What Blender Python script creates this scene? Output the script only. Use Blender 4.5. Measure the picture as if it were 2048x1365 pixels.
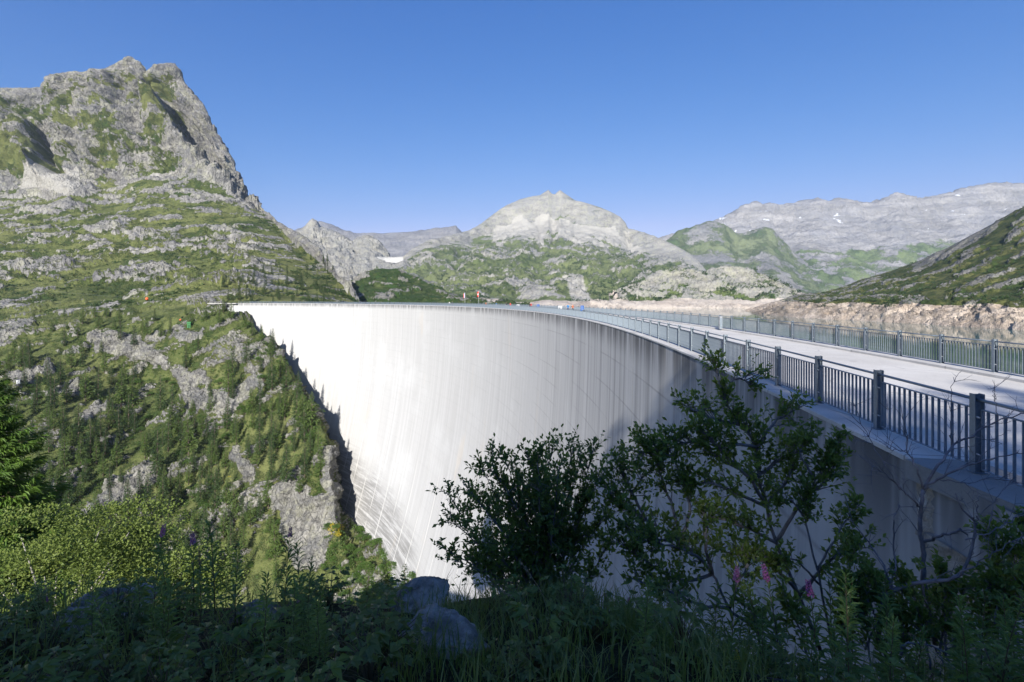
import bpy, bmesh, math, random
import numpy as np
from mathutils import Vector, Matrix

# ------------------------------------------------------------------ scene, camera, sky, sun, exposure
scene = bpy.context.scene
for o in list(bpy.data.objects):
    bpy.data.objects.remove(o)
R = math.radians
F = 1007.0                      # focal length in pixels of the 2048 px wide photograph
CAM_Z = 2.53                    # eye height above the crest of the dam (crest = 0)
SUN_EL, SUN_AZ = 25.5, -12.0    # the sun stands almost right behind the camera
cam_d = bpy.data.cameras.new("camera")
cam = bpy.data.objects.new("camera", cam_d)
scene.collection.objects.link(cam)
cam.location = (0, 0, CAM_Z)
cam.rotation_euler = (R(90), 0, 0)
cam_d.sensor_width = 36
cam_d.lens = F / 2048 * 36
cam_d.shift_y = -(682.5 - 599) / 2048
cam_d.clip_start = 0.05
cam_d.clip_end = 60000
scene.camera = cam
world = bpy.data.worlds.new("World")
scene.world = world
world.use_nodes = True
wn = world.node_tree
sky = wn.nodes.new('ShaderNodeTexSky')
sky.sky_type = 'NISHITA'
sky.sun_disc = False
sky.sun_elevation = R(SUN_EL)
sky.sun_rotation = R(180 - SUN_AZ)
sky.altitude = 2500
sky.air_density = 1.0
sky.dust_density = 1.0
sky.ozone_density = 3.0
# deepen the blue of the high alpine sky (one smooth curve per channel over the whole sky)
def _m(op, x, y):
    n = wn.nodes.new('ShaderNodeMath'); n.operation = op
    for s, v in zip(n.inputs, (x, y)):
        if isinstance(v, float): s.default_value = v
        else: wn.links.new(v, s)
    return n.outputs[0]
_sp = wn.nodes.new('ShaderNodeSeparateColor'); wn.links.new(sky.outputs[0], _sp.inputs[0])
_g = _m('MULTIPLY', _sp.outputs[1], .475)
_r = _m('MINIMUM', _m('ADD', _m('MULTIPLY', _m('POWER', _sp.outputs[0], 2.0), .19), _m('MULTIPLY', _sp.outputs[0], .06)), _m('MULTIPLY', _g, .80))
_b = _m('MULTIPLY', _m('POWER', _sp.outputs[2], .6), 1.17)
_cb = wn.nodes.new('ShaderNodeCombineColor')
for _i, _v in enumerate((_r, _g, _b)): wn.links.new(_v, _cb.inputs[_i])
wn.links.new(_cb.outputs[0], wn.nodes['Background'].inputs[0])
wn.nodes['Background'].inputs[1].default_value = 0.125
sun_d = bpy.data.lights.new("sun", 'SUN')
sun_d.energy = 4.5
sun_d.angle = R(0.53)
sun_d.color = (1.0, 0.955, 0.885)
sun = bpy.data.objects.new("sun", sun_d)
sun.rotation_euler = (R(90 - SUN_EL), 0, R(SUN_AZ))
sun.location = (0, -50, 80)
scene.collection.objects.link(sun)
scene.view_settings.view_transform = 'Standard'
scene.view_settings.look = 'None'
scene.view_settings.gamma = 1
scene.view_settings.exposure = 1.08
scene.view_settings.use_curve_mapping = False
scene.render.engine = 'CYCLES'
cy = scene.cycles
cy.max_bounces = 6
cy.diffuse_bounces = 4
cy.glossy_bounces = 3
cy.transmission_bounces = 3
cy.volume_bounces = 1
cy.transparent_max_bounces = 6
cy.use_denoising = True
cy.caustics_reflective = False
cy.caustics_refractive = False

# ------------------------------------------------------------------ helpers
COL = scene.collection
rng = np.random.default_rng(7)
random.seed(7)

def px(x, y, Y):
    """a point of the photograph at depth Y (m) as a place in the world"""
    return ((x - 1024) / F * Y, Y, CAM_Z - (y - 599) / F * Y)

_rs = np.random.RandomState(3)
PERM = np.concatenate([_rs.permutation(256)] * 3).astype(np.int32)
G3 = np.array([[1,1,0],[-1,1,0],[1,-1,0],[-1,-1,0],[1,0,1],[-1,0,1],[1,0,-1],[-1,0,-1],[0,1,1],[0,-1,1],[0,1,-1],[0,-1,-1],[1,1,0],[-1,1,0],[0,-1,1],[0,-1,-1]], np.float32)

def perlin(P, seed=0):
    P = np.asarray(P, np.float32) + np.float32(seed * 17.37)
    i = np.floor(P).astype(np.int64)
    f = (P - i).astype(np.float32)
    i = (i & 255).astype(np.int32)
    u = f * f * f * (f * (f * 6 - 15) + 10)
    def corner(dx, dy, dz):
        h = PERM[PERM[PERM[(i[..., 0] + dx) & 255] + ((i[..., 1] + dy) & 255)] + ((i[..., 2] + dz) & 255)] & 15
        g = G3[h]
        return g[..., 0] * (f[..., 0] - dx) + g[..., 1] * (f[..., 1] - dy) + g[..., 2] * (f[..., 2] - dz)
    def mix(a, b, t): return a + (b - a) * t
    x0 = mix(mix(corner(0,0,0), corner(1,0,0), u[..., 0]), mix(corner(0,1,0), corner(1,1,0), u[..., 0]), u[..., 1])
    x1 = mix(mix(corner(0,0,1), corner(1,0,1), u[..., 0]), mix(corner(0,1,1), corner(1,1,1), u[..., 0]), u[..., 1])
    return mix(x0, x1, u[..., 2])

def fbm(P, octv=4, seed=0, gain=0.5, lac=2.03):
    a, s, t = 1.0, 0.0, 0.0
    P = np.asarray(P, np.float32)
    for k in range(octv):
        s = s + a * perlin(P, seed + k); t += a
        a *= gain; P = P * np.float32(lac)
    return s / t * 1.6

def ridged(P, octv=4, seed=0, gain=0.55, lac=2.1):
    a, s, t = 1.0, 0.0, 0.0
    P = np.asarray(P, np.float32)
    for k in range(octv):
        s = s + a * (1 - np.abs(perlin(P, seed + k)) * 2.2); t += a
        a *= gain; P = P * np.float32(lac)
    return s / t

def sstep(a, b, x):
    t = np.clip((x - a) / (b - a), 0, 1)
    return t * t * (3 - 2 * t)

def link(o, parent=None):
    COL.objects.link(o)
    if parent is not None:
        o.parent = parent
    return o

def tag(o, label=None, cat=None, group=None, kind=None):
    if label: o["label"] = label
    if cat: o["category"] = cat
    if group: o["group"] = group
    if kind: o["kind"] = kind
    return o

def empty(name, loc=(0, 0, 0), rz=0.0):
    o = bpy.data.objects.new(name, None)
    o.location = loc
    o.rotation_euler = (0, 0, rz)
    o.empty_display_size = 0.2
    return link(o)

def mesh_np(name, V, faces, mat=None, smooth=True, attrs=None):
    """mesh from numpy arrays; faces = list of (n,k) int arrays"""
    V = np.asarray(V, np.float32)
    if not isinstance(faces, (list, tuple)): faces = [faces]
    faces = [np.asarray(f, np.int32) for f in faces if len(f)]
    me = bpy.data.meshes.new(name)
    loops = np.concatenate([f.ravel() for f in faces])
    tot = np.concatenate([np.full(len(f), f.shape[1], np.int32) for f in faces])
    start = np.concatenate([[0], np.cumsum(tot)[:-1]]).astype(np.int32)
    me.vertices.add(len(V)); me.loops.add(len(loops)); me.polygons.add(len(tot))
    me.vertices.foreach_set("co", V.ravel())
    me.loops.foreach_set("vertex_index", loops)
    me.polygons.foreach_set("loop_start", start)
    me.polygons.foreach_set("loop_total", tot)
    me.polygons.foreach_set("use_smooth", np.full(len(tot), smooth, bool))
    if attrs:
        for k, a in attrs.items():
            at = me.attributes.new(k, 'FLOAT', 'POINT')
            at.data.foreach_set("value", np.asarray(a, np.float32).ravel())
    me.update(calc_edges=True)
    if mat:
        me.materials.append(mat)
    return me

def add(name, me, parent=None, loc=None, rz=None):
    o = bpy.data.objects.new(name, me)
    if loc is not None: o.location = loc
    if rz is not None: o.rotation_euler = (0, 0, rz)
    return link(o, parent)

class MB:
    """collects pieces into one mesh"""
    def __init__(s): s.V = []; s.F3 = []; s.F4 = []; s.n = 0
    def put(s, V, f3=None, f4=None):
        V = np.asarray(V, np.float32).reshape(-1, 3)
        if f3 is not None and len(f3): s.F3.append(np.asarray(f3, np.int32).reshape(-1, 3) + s.n)
        if f4 is not None and len(f4): s.F4.append(np.asarray(f4, np.int32).reshape(-1, 4) + s.n)
        s.V.append(V); s.n += len(V)
    def box(s, a, b):
        (x0, y0, z0), (x1, y1, z1) = a, b
        s.put([(x0,y0,z0),(x1,y0,z0),(x1,y1,z0),(x0,y1,z0),(x0,y0,z1),(x1,y0,z1),(x1,y1,z1),(x0,y1,z1)], None,
              [(0,3,2,1),(4,5,6,7),(0,1,5,4),(1,2,6,5),(2,3,7,6),(3,0,4,7)])
    def tube(s, pts, rad, n=6, cap=True):
        pts = np.asarray(pts, float); m = len(pts)
        rad = np.broadcast_to(np.asarray(rad, float), (m,))
        t = np.gradient(pts, axis=0)
        t /= np.linalg.norm(t, axis=1, keepdims=True) + 1e-9
        ref = np.array([0.31, 0.17, 0.93]) if abs(t[0][2]) < .9 else np.array([1.0, 0.1, 0])
        a = np.cross(t, ref); a /= np.linalg.norm(a, axis=1, keepdims=True) + 1e-9
        b = np.cross(t, a)
        ang = np.linspace(0, 2 * math.pi, n, endpoint=False)
        ring = pts[:, None] + rad[:, None, None] * (np.cos(ang)[None, :, None] * a[:, None] + np.sin(ang)[None, :, None] * b[:, None])
        i = np.arange(m - 1)[:, None] * n; j = np.arange(n)[None]; j2 = (j + 1) % n
        q = np.stack([i + j, i + j2, i + n + j2, i + n + j], -1).reshape(-1, 4)
        V = ring.reshape(-1, 3); f3 = []
        if cap:
            V = np.vstack([V, pts[:1], pts[-1:]])
            k = m * n
            f3 = [(k, (jj + 1) % n, jj) for jj in range(n)] + [(k + 1, (m - 1) * n + jj, (m - 1) * n + (jj + 1) % n) for jj in range(n)]
        s.put(V, f3, q)
    def leaves(s, base, dirv, nor, length, width, fold=0.18, curl=0.12):
        """pointed leaves with a folded midrib: n leaves, 5 verts / 4 triangles each"""
        base = np.asarray(base, np.float32); d = np.asarray(dirv, np.float32); nn = np.asarray(nor, np.float32)
        d = d / (np.linalg.norm(d, axis=1, keepdims=True) + 1e-9)
        side = np.cross(d, nn); side /= np.linalg.norm(side, axis=1, keepdims=True) + 1e-9
        up = np.cross(side, d)
        L = np.asarray(length, np.float32).reshape(-1, 1); W = np.asarray(width, np.float32).reshape(-1, 1)
        mid = base + d * L * .5
        v = np.stack([base, mid + side * W * .5 + up * W * fold, base + d * L - up * L * curl, mid - side * W * .5 + up * W * fold, mid - up * W * fold * .6], 1)
        n = len(base); k = np.arange(n)[:, None] * 5
        f = np.concatenate([k + np.array([[0, 1, 4]]), k + np.array([[1, 2, 4]]), k + np.array([[2, 3, 4]]), k + np.array([[3, 0, 4]])])
        s.put(v.reshape(-1, 3), f)
    def mesh(s, name, mat=None, smooth=False):
        fs = []
        if s.F3: fs.append(np.concatenate(s.F3))
        if s.F4: fs.append(np.concatenate(s.F4))
        return mesh_np(name, np.concatenate(s.V), fs, mat, smooth)

# ---- node building
class NT:
    def __init__(s, name):
        s.m = bpy.data.materials.new(name); s.m.use_nodes = True
        s.t = s.m.node_tree; s.t.nodes.clear()
        s.out = s.t.nodes.new('ShaderNodeOutputMaterial')
    def n(s, typ, **kw):
        nd = s.t.nodes.new(typ)
        for k, v in kw.items():
            if k.startswith('in_'):
                key = k[3:]; key = int(key) if key.isdigit() else key
                s.set(nd.inputs[key], v)
            else: setattr(nd, k, v)
        return nd
    def set(s, sock, v):
        if isinstance(v, bpy.types.NodeSocket): s.t.links.new(v, sock)
        elif isinstance(v, (tuple, list)) and sock.type == 'RGBA' and len(v) == 3: sock.default_value = (*v, 1)
        else: sock.default_value = v
    def math(s, op, a, b=0.0, c=None, clamp=False):
        nd = s.n('ShaderNodeMath', operation=op, use_clamp=clamp)
        s.set(nd.inputs[0], a); s.set(nd.inputs[1], b)
        if c is not None: s.set(nd.inputs[2], c)
        return nd.outputs[0]
    def mix(s, f, a, b, blend='MIX'):
        nd = s.n('ShaderNodeMix', data_type='RGBA', blend_type=blend)
        s.set(nd.inputs[0], f); s.set(nd.inputs[6], a); s.set(nd.inputs[7], b)
        return nd.outputs[2]
    def ramp(s, f, *stops):
        nd = s.n('ShaderNodeMapRange', interpolation_type='SMOOTHSTEP')
        s.set(nd.inputs[0], f); nd.inputs[1].default_value = stops[0]; nd.inputs[2].default_value = stops[1]
        if len(stops) == 4: nd.inputs[3].default_value = stops[2]; nd.inputs[4].default_value = stops[3]
        return nd.outputs[0]
    def noise(s, vec, scale, detail=4, rough=0.55, dist=0.0):
        nd = s.n('ShaderNodeTexNoise'); s.set(nd.inputs['Vector'], vec)
        nd.inputs['Scale'].default_value = scale; nd.inputs['Detail'].default_value = detail
        nd.inputs['Roughness'].default_value = rough; nd.inputs['Distortion'].default_value = dist
        return nd.outputs[0]
    def coord(s, kind='Object'): return s.n('ShaderNodeTexCoord').outputs[kind]
    def scale(s, vec, sc, rot=(0, 0, 0)):
        nd = s.n('ShaderNodeMapping'); s.set(nd.inputs[0], vec); nd.inputs['Scale'].default_value = sc; nd.inputs['Rotation'].default_value = rot
        return nd.outputs[0]
    def attr(s, name): return s.n('ShaderNodeAttribute', attribute_name=name).outputs['Fac']
    def bump(s, h, strength=0.5, dist=0.1, nrm=None):
        nd = s.n('ShaderNodeBump'); nd.inputs['Strength'].default_value = strength; nd.inputs['Distance'].default_value = dist
        s.set(nd.inputs['Height'], h)
        if nrm is not None: s.set(nd.inputs['Normal'], nrm)
        return nd.outputs[0]
    def bsdf(s, col, rough=0.8, nrm=None, metal=0.0, spec=0.3, **kw):
        b = s.n('ShaderNodeBsdfPrincipled')
        s.set(b.inputs['Base Color'], col); s.set(b.inputs['Roughness'], rough)
        b.inputs['Metallic'].default_value = metal; b.inputs['Specular IOR Level'].default_value = spec
        if nrm is not None: s.set(b.inputs['Normal'], nrm)
        for k, v in kw.items(): s.set(b.inputs[k], v)
        s.t.links.new(b.outputs[0], s.out.inputs[0])
        return b

def plain(name, col, rough=0.7, metal=0.0, var=0.25, sc=3.0, spec=0.3):
    t = NT(name); c = t.coord()
    k = t.ramp(t.noise(c, sc, 5), 0.3, 0.7)
    d = tuple(x * (1 - var) for x in col); l = tuple(min(1, x * (1 + var)) for x in col)
    t.bsdf(t.mix(k, d, l), rough, None, metal, spec)
    return t.m

def leafmat(name, c1, c2, rough=0.55, trans=0.25, sc=2.0, c3=None):
    """foliage: colour drifts between leaf clumps and between plants; thin leaves let light through"""
    t = NT(name); c = t.n('ShaderNodeNewGeometry').outputs['Position']
    k = t.ramp(t.noise(c, sc, 3), 0.35, 0.68)
    col = t.mix(k, c1, c2)
    oi = t.n('ShaderNodeObjectInfo').outputs['Random']
    col = t.mix(t.math('MULTIPLY', oi, 0.55), col, c3 or tuple(.5 * (a + b) * f for a, b, f in zip(c1, c2, (.75, .85, 1.1))))
    b = t.bsdf(col, rough, None, 0, 0.25 if rough > .5 else 0.5)
    tr = t.n('ShaderNodeBsdfTranslucent'); t.set(tr.inputs[0], t.mix(0.5, col, (0.24, 0.36, 0.05)))
    mx = t.n('ShaderNodeMixShader'); mx.inputs[0].default_value = trans
    t.t.links.new(b.outputs[0], mx.inputs[1]); t.t.links.new(tr.outputs[0], mx.inputs[2])
    t.t.links.new(mx.outputs[0], t.out.inputs[0])
    return t.m

# ---- terrain lofted through contour lines
def hermite_rows(rows, t):
    """monotone cubic through rows (K,U) at parameters t (T,) in 0..K-1"""
    rows = np.asarray(rows, float); K = len(rows)
    d = rows[1:] - rows[:-1]
    m = np.zeros_like(rows)
    m[0] = d[0]; m[-1] = d[-1]
    same = (d[:-1] * d[1:]) > 0
    m[1:-1] = np.where(same, 2 * d[:-1] * d[1:] / (d[:-1] + d[1:] + 1e-12), 0)
    i = np.clip(np.floor(t).astype(int), 0, K - 2); s = (t - i)[:, None]
    h00 = 2*s**3 - 3*s**2 + 1; h10 = s**3 - 2*s**2 + s; h01 = -2*s**3 + 3*s**2; h11 = s**3 - s**2
    return h00 * rows[i] + h10 * m[i] + h01 * rows[i + 1] + h11 * m[i + 1]

def loft(layers, nu, seg, matched=False):
    """layers: contour lines [(px,py,Y),...]; returns world points (T,U,3) and the layer parameter t (T,)"""
    A, B, C = [], [], []
    if matched:
        K = len(layers[0]); u = np.linspace(0, K - 1, nu); kn = np.arange(K)
        for L in layers:
            L = np.asarray(L, float)
            A.append(np.interp(u, kn, L[:, 0])); B.append(np.interp(u, kn, L[:, 1])); C.append(np.interp(u, kn, L[:, 2]))
    else:
        u = np.linspace(layers[0][0][0], layers[0][-1][0], nu)
        for L in layers:
            L = np.asarray(L, float)
            A.append(u); B.append(np.interp(u, L[:, 0], L[:, 1])); C.append(np.interp(u, L[:, 0], L[:, 2]))
    t = np.concatenate([np.linspace(k, k + 1, n, endpoint=False) for k, n in enumerate(seg)] + [[len(seg)]])
    X = hermite_rows(A, t); Yp = hermite_rows(B, t); D = hermite_rows(C, t)
    P = np.stack([(X - 1024) / F * D, D, CAM_Z - (Yp - 599) / F * D], -1)
    return P, t, X, Yp

def grid_normals(P):
    du = np.gradient(P, axis=1); dv = np.gradient(P, axis=0)
    n = np.cross(du, dv)
    n /= np.linalg.norm(n, axis=2, keepdims=True) + 1e-9
    n *= np.where((n * (np.array([0, 0, CAM_Z]) - P)).sum(2, keepdims=True) < 0, -1, 1)
    return n

def grid_faces(T, U):
    i = np.arange(T - 1)[:, None] * U; j = np.arange(U - 1)[None]
    return np.stack([i + j, i + j + 1, i + U + j + 1, i + U + j], -1).reshape(-1, 4)

SURF = {}
def terrain(name, P, mat, attrs, keep=True):
    T, U = P.shape[:2]
    f = grid_faces(T, U)[:, ::-1]
    me = mesh_np(name, P.reshape(-1, 3), f, mat, True, attrs)
    o = add(name, me)
    tag(o, kind="structure")
    if keep:
        Q = P.reshape(-1, 3)
        SURF[name] = (Q, 1024 + F * Q[:, 0] / Q[:, 1], 599 - F * (Q[:, 2] - CAM_Z) / Q[:, 1], attrs.get('rock') if attrs else None)
    return o

def blurv(A, n):
    """box blur of a grid along both axes"""
    for ax in (0, 1):
        k = np.cumsum(np.concatenate([np.repeat(A.take([0], ax), n + 1, ax), A, np.repeat(A.take([-1], ax), n, ax)], ax), ax)
        m = A.shape[ax]
        A = (k.take(range(2 * n + 1, 2 * n + 1 + m), ax) - k.take(range(0, m), ax)) / (2 * n + 1)
    return A
# ------------------------------------------------------------------ terrain materials
def terrain_mat(name, s, rock=((.20,.20,.20),(.40,.39,.36)), lichen=(.40,.40,.27), grass=((.055,.075,.022),(.13,.14,.05)), shrub=(.022,.042,.012),
                shrub_amt=0.5, brk=0.55, bumpd=1.0, lich=0.4, band=((.42,.33,.25),(.60,.52,.44)), dip=0.5, snow=False, strata=0.0, jsc=.22, jw=.30):
    f_ = lambda c3, k: tuple(x * k for x in c3)
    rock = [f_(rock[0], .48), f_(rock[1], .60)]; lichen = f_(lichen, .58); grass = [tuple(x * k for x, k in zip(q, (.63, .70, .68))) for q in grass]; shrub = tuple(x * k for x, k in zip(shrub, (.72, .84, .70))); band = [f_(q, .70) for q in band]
    t = NT(name); c = t.coord()
    rk = t.attr('rock'); sc = t.attr('scree'); bd = t.attr('band')
    big = t.noise(c, 1 / (s * 6), 3)
    tilt = t.scale(c, (0.35, 1.0, 1.6), (0.0, R(-25 * dip), 0))
    mid = t.noise(tilt, 1 / s, 6, 0.62)
    fine = t.noise(c, 1 / (s * .16), 5, 0.65)
    vfine = t.noise(c, 1 / (s * .045), 3, 0.6)
    # broken edge between turf and rock
    e = t.math('ADD', rk, t.math('MULTIPLY', t.math('SUBTRACT', mid, 0.5), brk))
    e = t.math('ADD', e, t.math('MULTIPLY', t.math('SUBTRACT', fine, 0.5), brk * .9))
    e = t.math('ADD', e, t.math('MULTIPLY', t.math('SUBTRACT', vfine, 0.5), brk * .45))
    rf = t.ramp(e, 0.44, 0.56)
    # rock
    k = t.ramp(t.math('ADD', t.math('MULTIPLY', mid, .5), t.math('MULTIPLY', fine, .5)), 0.36, 0.64)
    rc = t.mix(k, rock[0], rock[1])
    rc = t.mix(t.math('MULTIPLY', t.ramp(t.noise(c, 1 / (s * 2.6), 4, .6), .42, .60), .5), rc, tuple(x * f for x, f in zip(rock[0], (1.18, 1.24, 1.34))))
    if strata:
        sv = t.scale(c, (0.12, 0.12, 1.0), (0, R(6), 0))
        st = t.ramp(t.noise(sv, 1 / (s * .5), 4, 0.7), .35, .65)
        rc = t.mix(t.math('MULTIPLY', st, strata), rc, tuple(x * .55 for x in rock[0]))
    lk = t.ramp(t.noise(c, 1 / (s * .5), 4, .6), .48, .62)
    rc = t.mix(t.math('MULTIPLY', lk, lich), rc, lichen)
    crack = t.ramp(t.noise(t.scale(c, (1.0, 1.0, .35)), 1 / (s * .10), 3, .7, 1.2), .30, .42)
    rc = t.mix(t.math('MULTIPLY', t.math('SUBTRACT', 1.0, crack), .55), rc, tuple(x * .45 for x in rock[0]))
    wob = t.n('ShaderNodeTexNoise'); t.set(wob.inputs['Vector'], c); wob.inputs['Scale'].default_value = 1 / (s * .4); wob.inputs['Detail'].default_value = 3
    wv = t.n('ShaderNodeVectorMath', operation='MULTIPLY_ADD'); t.set(wv.inputs[0], wob.outputs['Color']); wv.inputs[1].default_value = (s * .5,) * 3; t.set(wv.inputs[2], c)
    vo = t.n('ShaderNodeTexVoronoi', feature='DISTANCE_TO_EDGE'); t.set(vo.inputs['Vector'], t.scale(wv.outputs[0], (.8, .8, .45), (0, R(28 * (1 if dip >= 0 else -1)), 0))); vo.inputs['Scale'].default_value = 1 / (s * jsc)
    joint = t.ramp(vo.outputs[0], .0, .16)
    rc = t.mix(t.math('MULTIPLY', t.math('SUBTRACT', 1.0, joint), jw), rc, tuple(x * .40 for x in rock[0]))
    # turf and dwarf shrub
    g = t.mix(t.ramp(t.math('ADD', t.math('MULTIPLY', big, .55), t.math('MULTIPLY', fine, .45)), .40, .60), grass[0], grass[1])
    g = t.mix(t.math('MULTIPLY', t.ramp(vfine, .45, .75), .35), g, tuple(min(1, x * f) for x, f in zip(grass[1], (1.35, 1.05, .9))))
    sh = t.math('ADD', t.math('MULTIPLY', t.noise(c, 1 / (s * .9), 4, .65), .65), t.math('MULTIPLY', vfine, .35))
    shf = t.ramp(sh, .62 - .22 * shrub_amt, .70 - .22 * shrub_amt)
    g = t.mix(t.math('MULTIPLY', shf, min(1, .55 + .45 * shrub_amt)), g, shrub)
    col = t.mix(rf, g, rc)
    # loose stones
    scc = t.mix(t.ramp(vfine, .35, .65), tuple(x * .85 for x in rock[1]), tuple(min(1, x * 1.12) for x in rock[1]))
    sf = t.ramp(t.math('ADD', sc, t.math('MULTIPLY', t.math('SUBTRACT', fine, .5), .6)), .42, .58)
    col = t.mix(sf, col, scc)
    # bare ground of the drawn down lake shore
    bk = t.mix(t.ramp(t.math('ADD', t.math('MULTIPLY', mid, .55), t.math('MULTIPLY', vfine, .45)), .36, .62), band[0], band[1])
    bk = t.mix(t.math('MULTIPLY', t.math('SUBTRACT', 1.0, crack), .5), bk, tuple(x * .5 for x in band[0]))
    bf = t.ramp(t.math('ADD', bd, t.math('MULTIPLY', t.math('SUBTRACT', fine, .5), .35)), .45, .55)
    col = t.mix(bf, col, bk)
    if snow:
        col = t.mix(t.ramp(t.math('ADD', t.attr('snow'), t.math('MULTIPLY', t.math('SUBTRACT', fine, .5), .5)), .55, .65), col, (.62, .64, .68))
    h = t.math('ADD', t.math('MULTIPLY', fine, s * .085), t.math('MULTIPLY', vfine, s * .026))
    h = t.math('ADD', h, t.math('MULTIPLY', t.math('MULTIPLY', crack, rf), s * .012))
    h = t.math('ADD', h, t.math('MULTIPLY', t.math('MULTIPLY', joint, rf), s * .03 * jw / .3))
    h = t.math('ADD', h, t.math('MULTIPLY', shf, t.math('MULTIPLY', t.math('SUBTRACT', 1.0, rf), s * .03)))
    nb = t.bump(h, 1.0, 1.5)
    t.bsdf(col, 0.92, nb, 0, 0.15)
    return t.m

def crags(P, S, seed=0, stretch=(0.45, 1, 1.3), tilt=0.35):
    """outcrop noise in strata dipping to one side"""
    Q = P.copy()
    Q[..., 2] = Q[..., 2] - tilt * Q[..., 0]
    return fbm(Q * np.array(stretch, np.float32) / S, 5, seed, 0.55)

def outcrops(P, S, amp, bias, seed=0, tilt=0.35, edge=0.16):
    N = grid_normals(P)
    N = blurv(N, 3); N /= np.linalg.norm(N, axis=2, keepdims=True)
    o = crags(P, S, seed, tilt=tilt)
    m = sstep(-edge, edge, o + bias)
    rough = ridged(P / (S * .55), 5, seed + 31, .66)
    fine = ridged(P / (S * .15), 3, seed + 57, .7) - .5
    d = m * amp * (.30 + .85 * rough) + amp * .20 * fine * (0.25 + m)
    d = d + amp * .7 * fbm(P / (S * 3.2), 3, seed + 71)
    Q = P + N * d[..., None]
    N2 = grid_normals(Q)
    steep = sstep(.62, .35, np.abs(N2[..., 2]))
    rock = np.clip(m * .62 + steep * .45 - .05, 0, 1)
    return Q, rock, m

# ------------------------------------------------------------------ the big landforms, far to near
Z0 = lambda P: np.zeros(P.shape[:2])
LAKE = -18.0
def ylake(py): return F * (CAM_Z - LAKE) / (py - 599)

# --- far limestone range beyond the head of the lake
sky_l = [(1150,540),(1250,505),(1320,478),(1370,462),(1420,452),(1440,446),(1462,426),(1480,415),(1510,409),(1560,411),(1585,407),(1600,405),(1618,400),(1635,396),(1650,402),(1675,403),(1700,403),(1740,406),(1765,398),(1795,387),(1812,394),(1830,398),(1850,396),(1885,388),(1930,380),(1960,378),(1990,373),(2048,369),(2200,350),(2600,330),(3000,330)]
def flat(l, Y): return [(a, b, Y) for a, b in l]
def down(l, Y, f): return [(a, 599 + (b - 599) * f, Y) for a, b in l]
P, t, X, Yp = loft([down(sky_l, 5000, .55), flat(sky_l, 4300), down(sky_l, 4120, .80), down(sky_l, 3850, .60), down(sky_l, 3600, .45), down(sky_l, 3100, .2), down(sky_l, 2700, -.1)], 420, [5, 30, 36, 30, 30, 8])
N = grid_normals(P)
edge = sstep(.2, 1.6, t)[:, None]
strat = ridged((P + 40 * fbm(P / 300, 3, 6)[..., None]) * np.array([.0016, .0016, .014], np.float32), 4, 5, .6)
d = (fbm(P / 290, 5, 3, .6) * 60 * (.25 + .75 * edge) + (ridged(np.stack([P[..., 0], P[..., 1] * .4, P[..., 2] * .3], -1) / 130, 5, 9, .65) - .4) * 46 * (.3 + .7 * edge) + strat * 26 * edge)
P = P + N * d[..., None] * np.array([1, 1, .8])
green = sstep(3.2, 4.2, t[:, None] + fbm(P / 500, 4, 12) * 1.5)
sn = fbm(P * np.array([1, 1, 3.4], np.float32) / 150, 5, 21, .65) * (1 - sstep(2.6, 3.4, t))[:, None]
M_far = terrain_mat("limestone_far", 100, ((.42,.405,.41),(.68,.655,.64)), (.56,.54,.51), ((.15,.20,.08),(.26,.29,.14)), (.10,.15,.06), .4, .9, 8, .2, strata=.45, snow=True, jw=.0)
terrain("far_mountain_range", P, M_far, {'rock': np.clip(1 - green * (.55 + .5 * fbm(P / 160, 4, 13)), 0, 1), 'scree': Z0(P), 'band': Z0(P), 'snow': sstep(.40, .54, sn)}, False)

# --- green shoulder in front of the range
sk = [(1180,600),(1250,545),(1300,505),(1340,477),(1365,463),(1390,452),(1420,449),(1445,452),(1470,468),(1500,465),(1530,456),(1545,462),(1560,478),(1580,500),(1600,520),(1650,562),(1700,588),(1760,598),(1900,604)]
P, t, X, Yp = loft([down(sk, 4000, .4), flat(sk, 3450), down(sk, 3250, .72), down(sk, 2950, .42), down(sk, 2600, .1), down(sk, 2300, -.15)], 260, [4, 22, 26, 26, 8])
N = grid_normals(P)
P = P + N * (fbm(P / 300, 5, 41, .55) * 46 * (.3 + .7 * sstep(.5, 1.8, t)[:, None]) + ridged(P / 120, 4, 42) * 20)[..., None]
cr = crags(P, 260, 43, (1, 1, .45), .1)
terrain("green_shoulder", P, terrain_mat("shoulder_turf", 110, ((.32,.315,.31),(.54,.52,.50)), (.45,.45,.38), ((.16,.19,.085),(.26,.275,.15)), (.10,.135,.06), .6, .9, 7, .2, strata=.3, jw=0),
        {'rock': np.clip(.44 + cr * .75, 0, 1), 'scree': Z0(P), 'band': Z0(P), 'snow': Z0(P)}, False)

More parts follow.
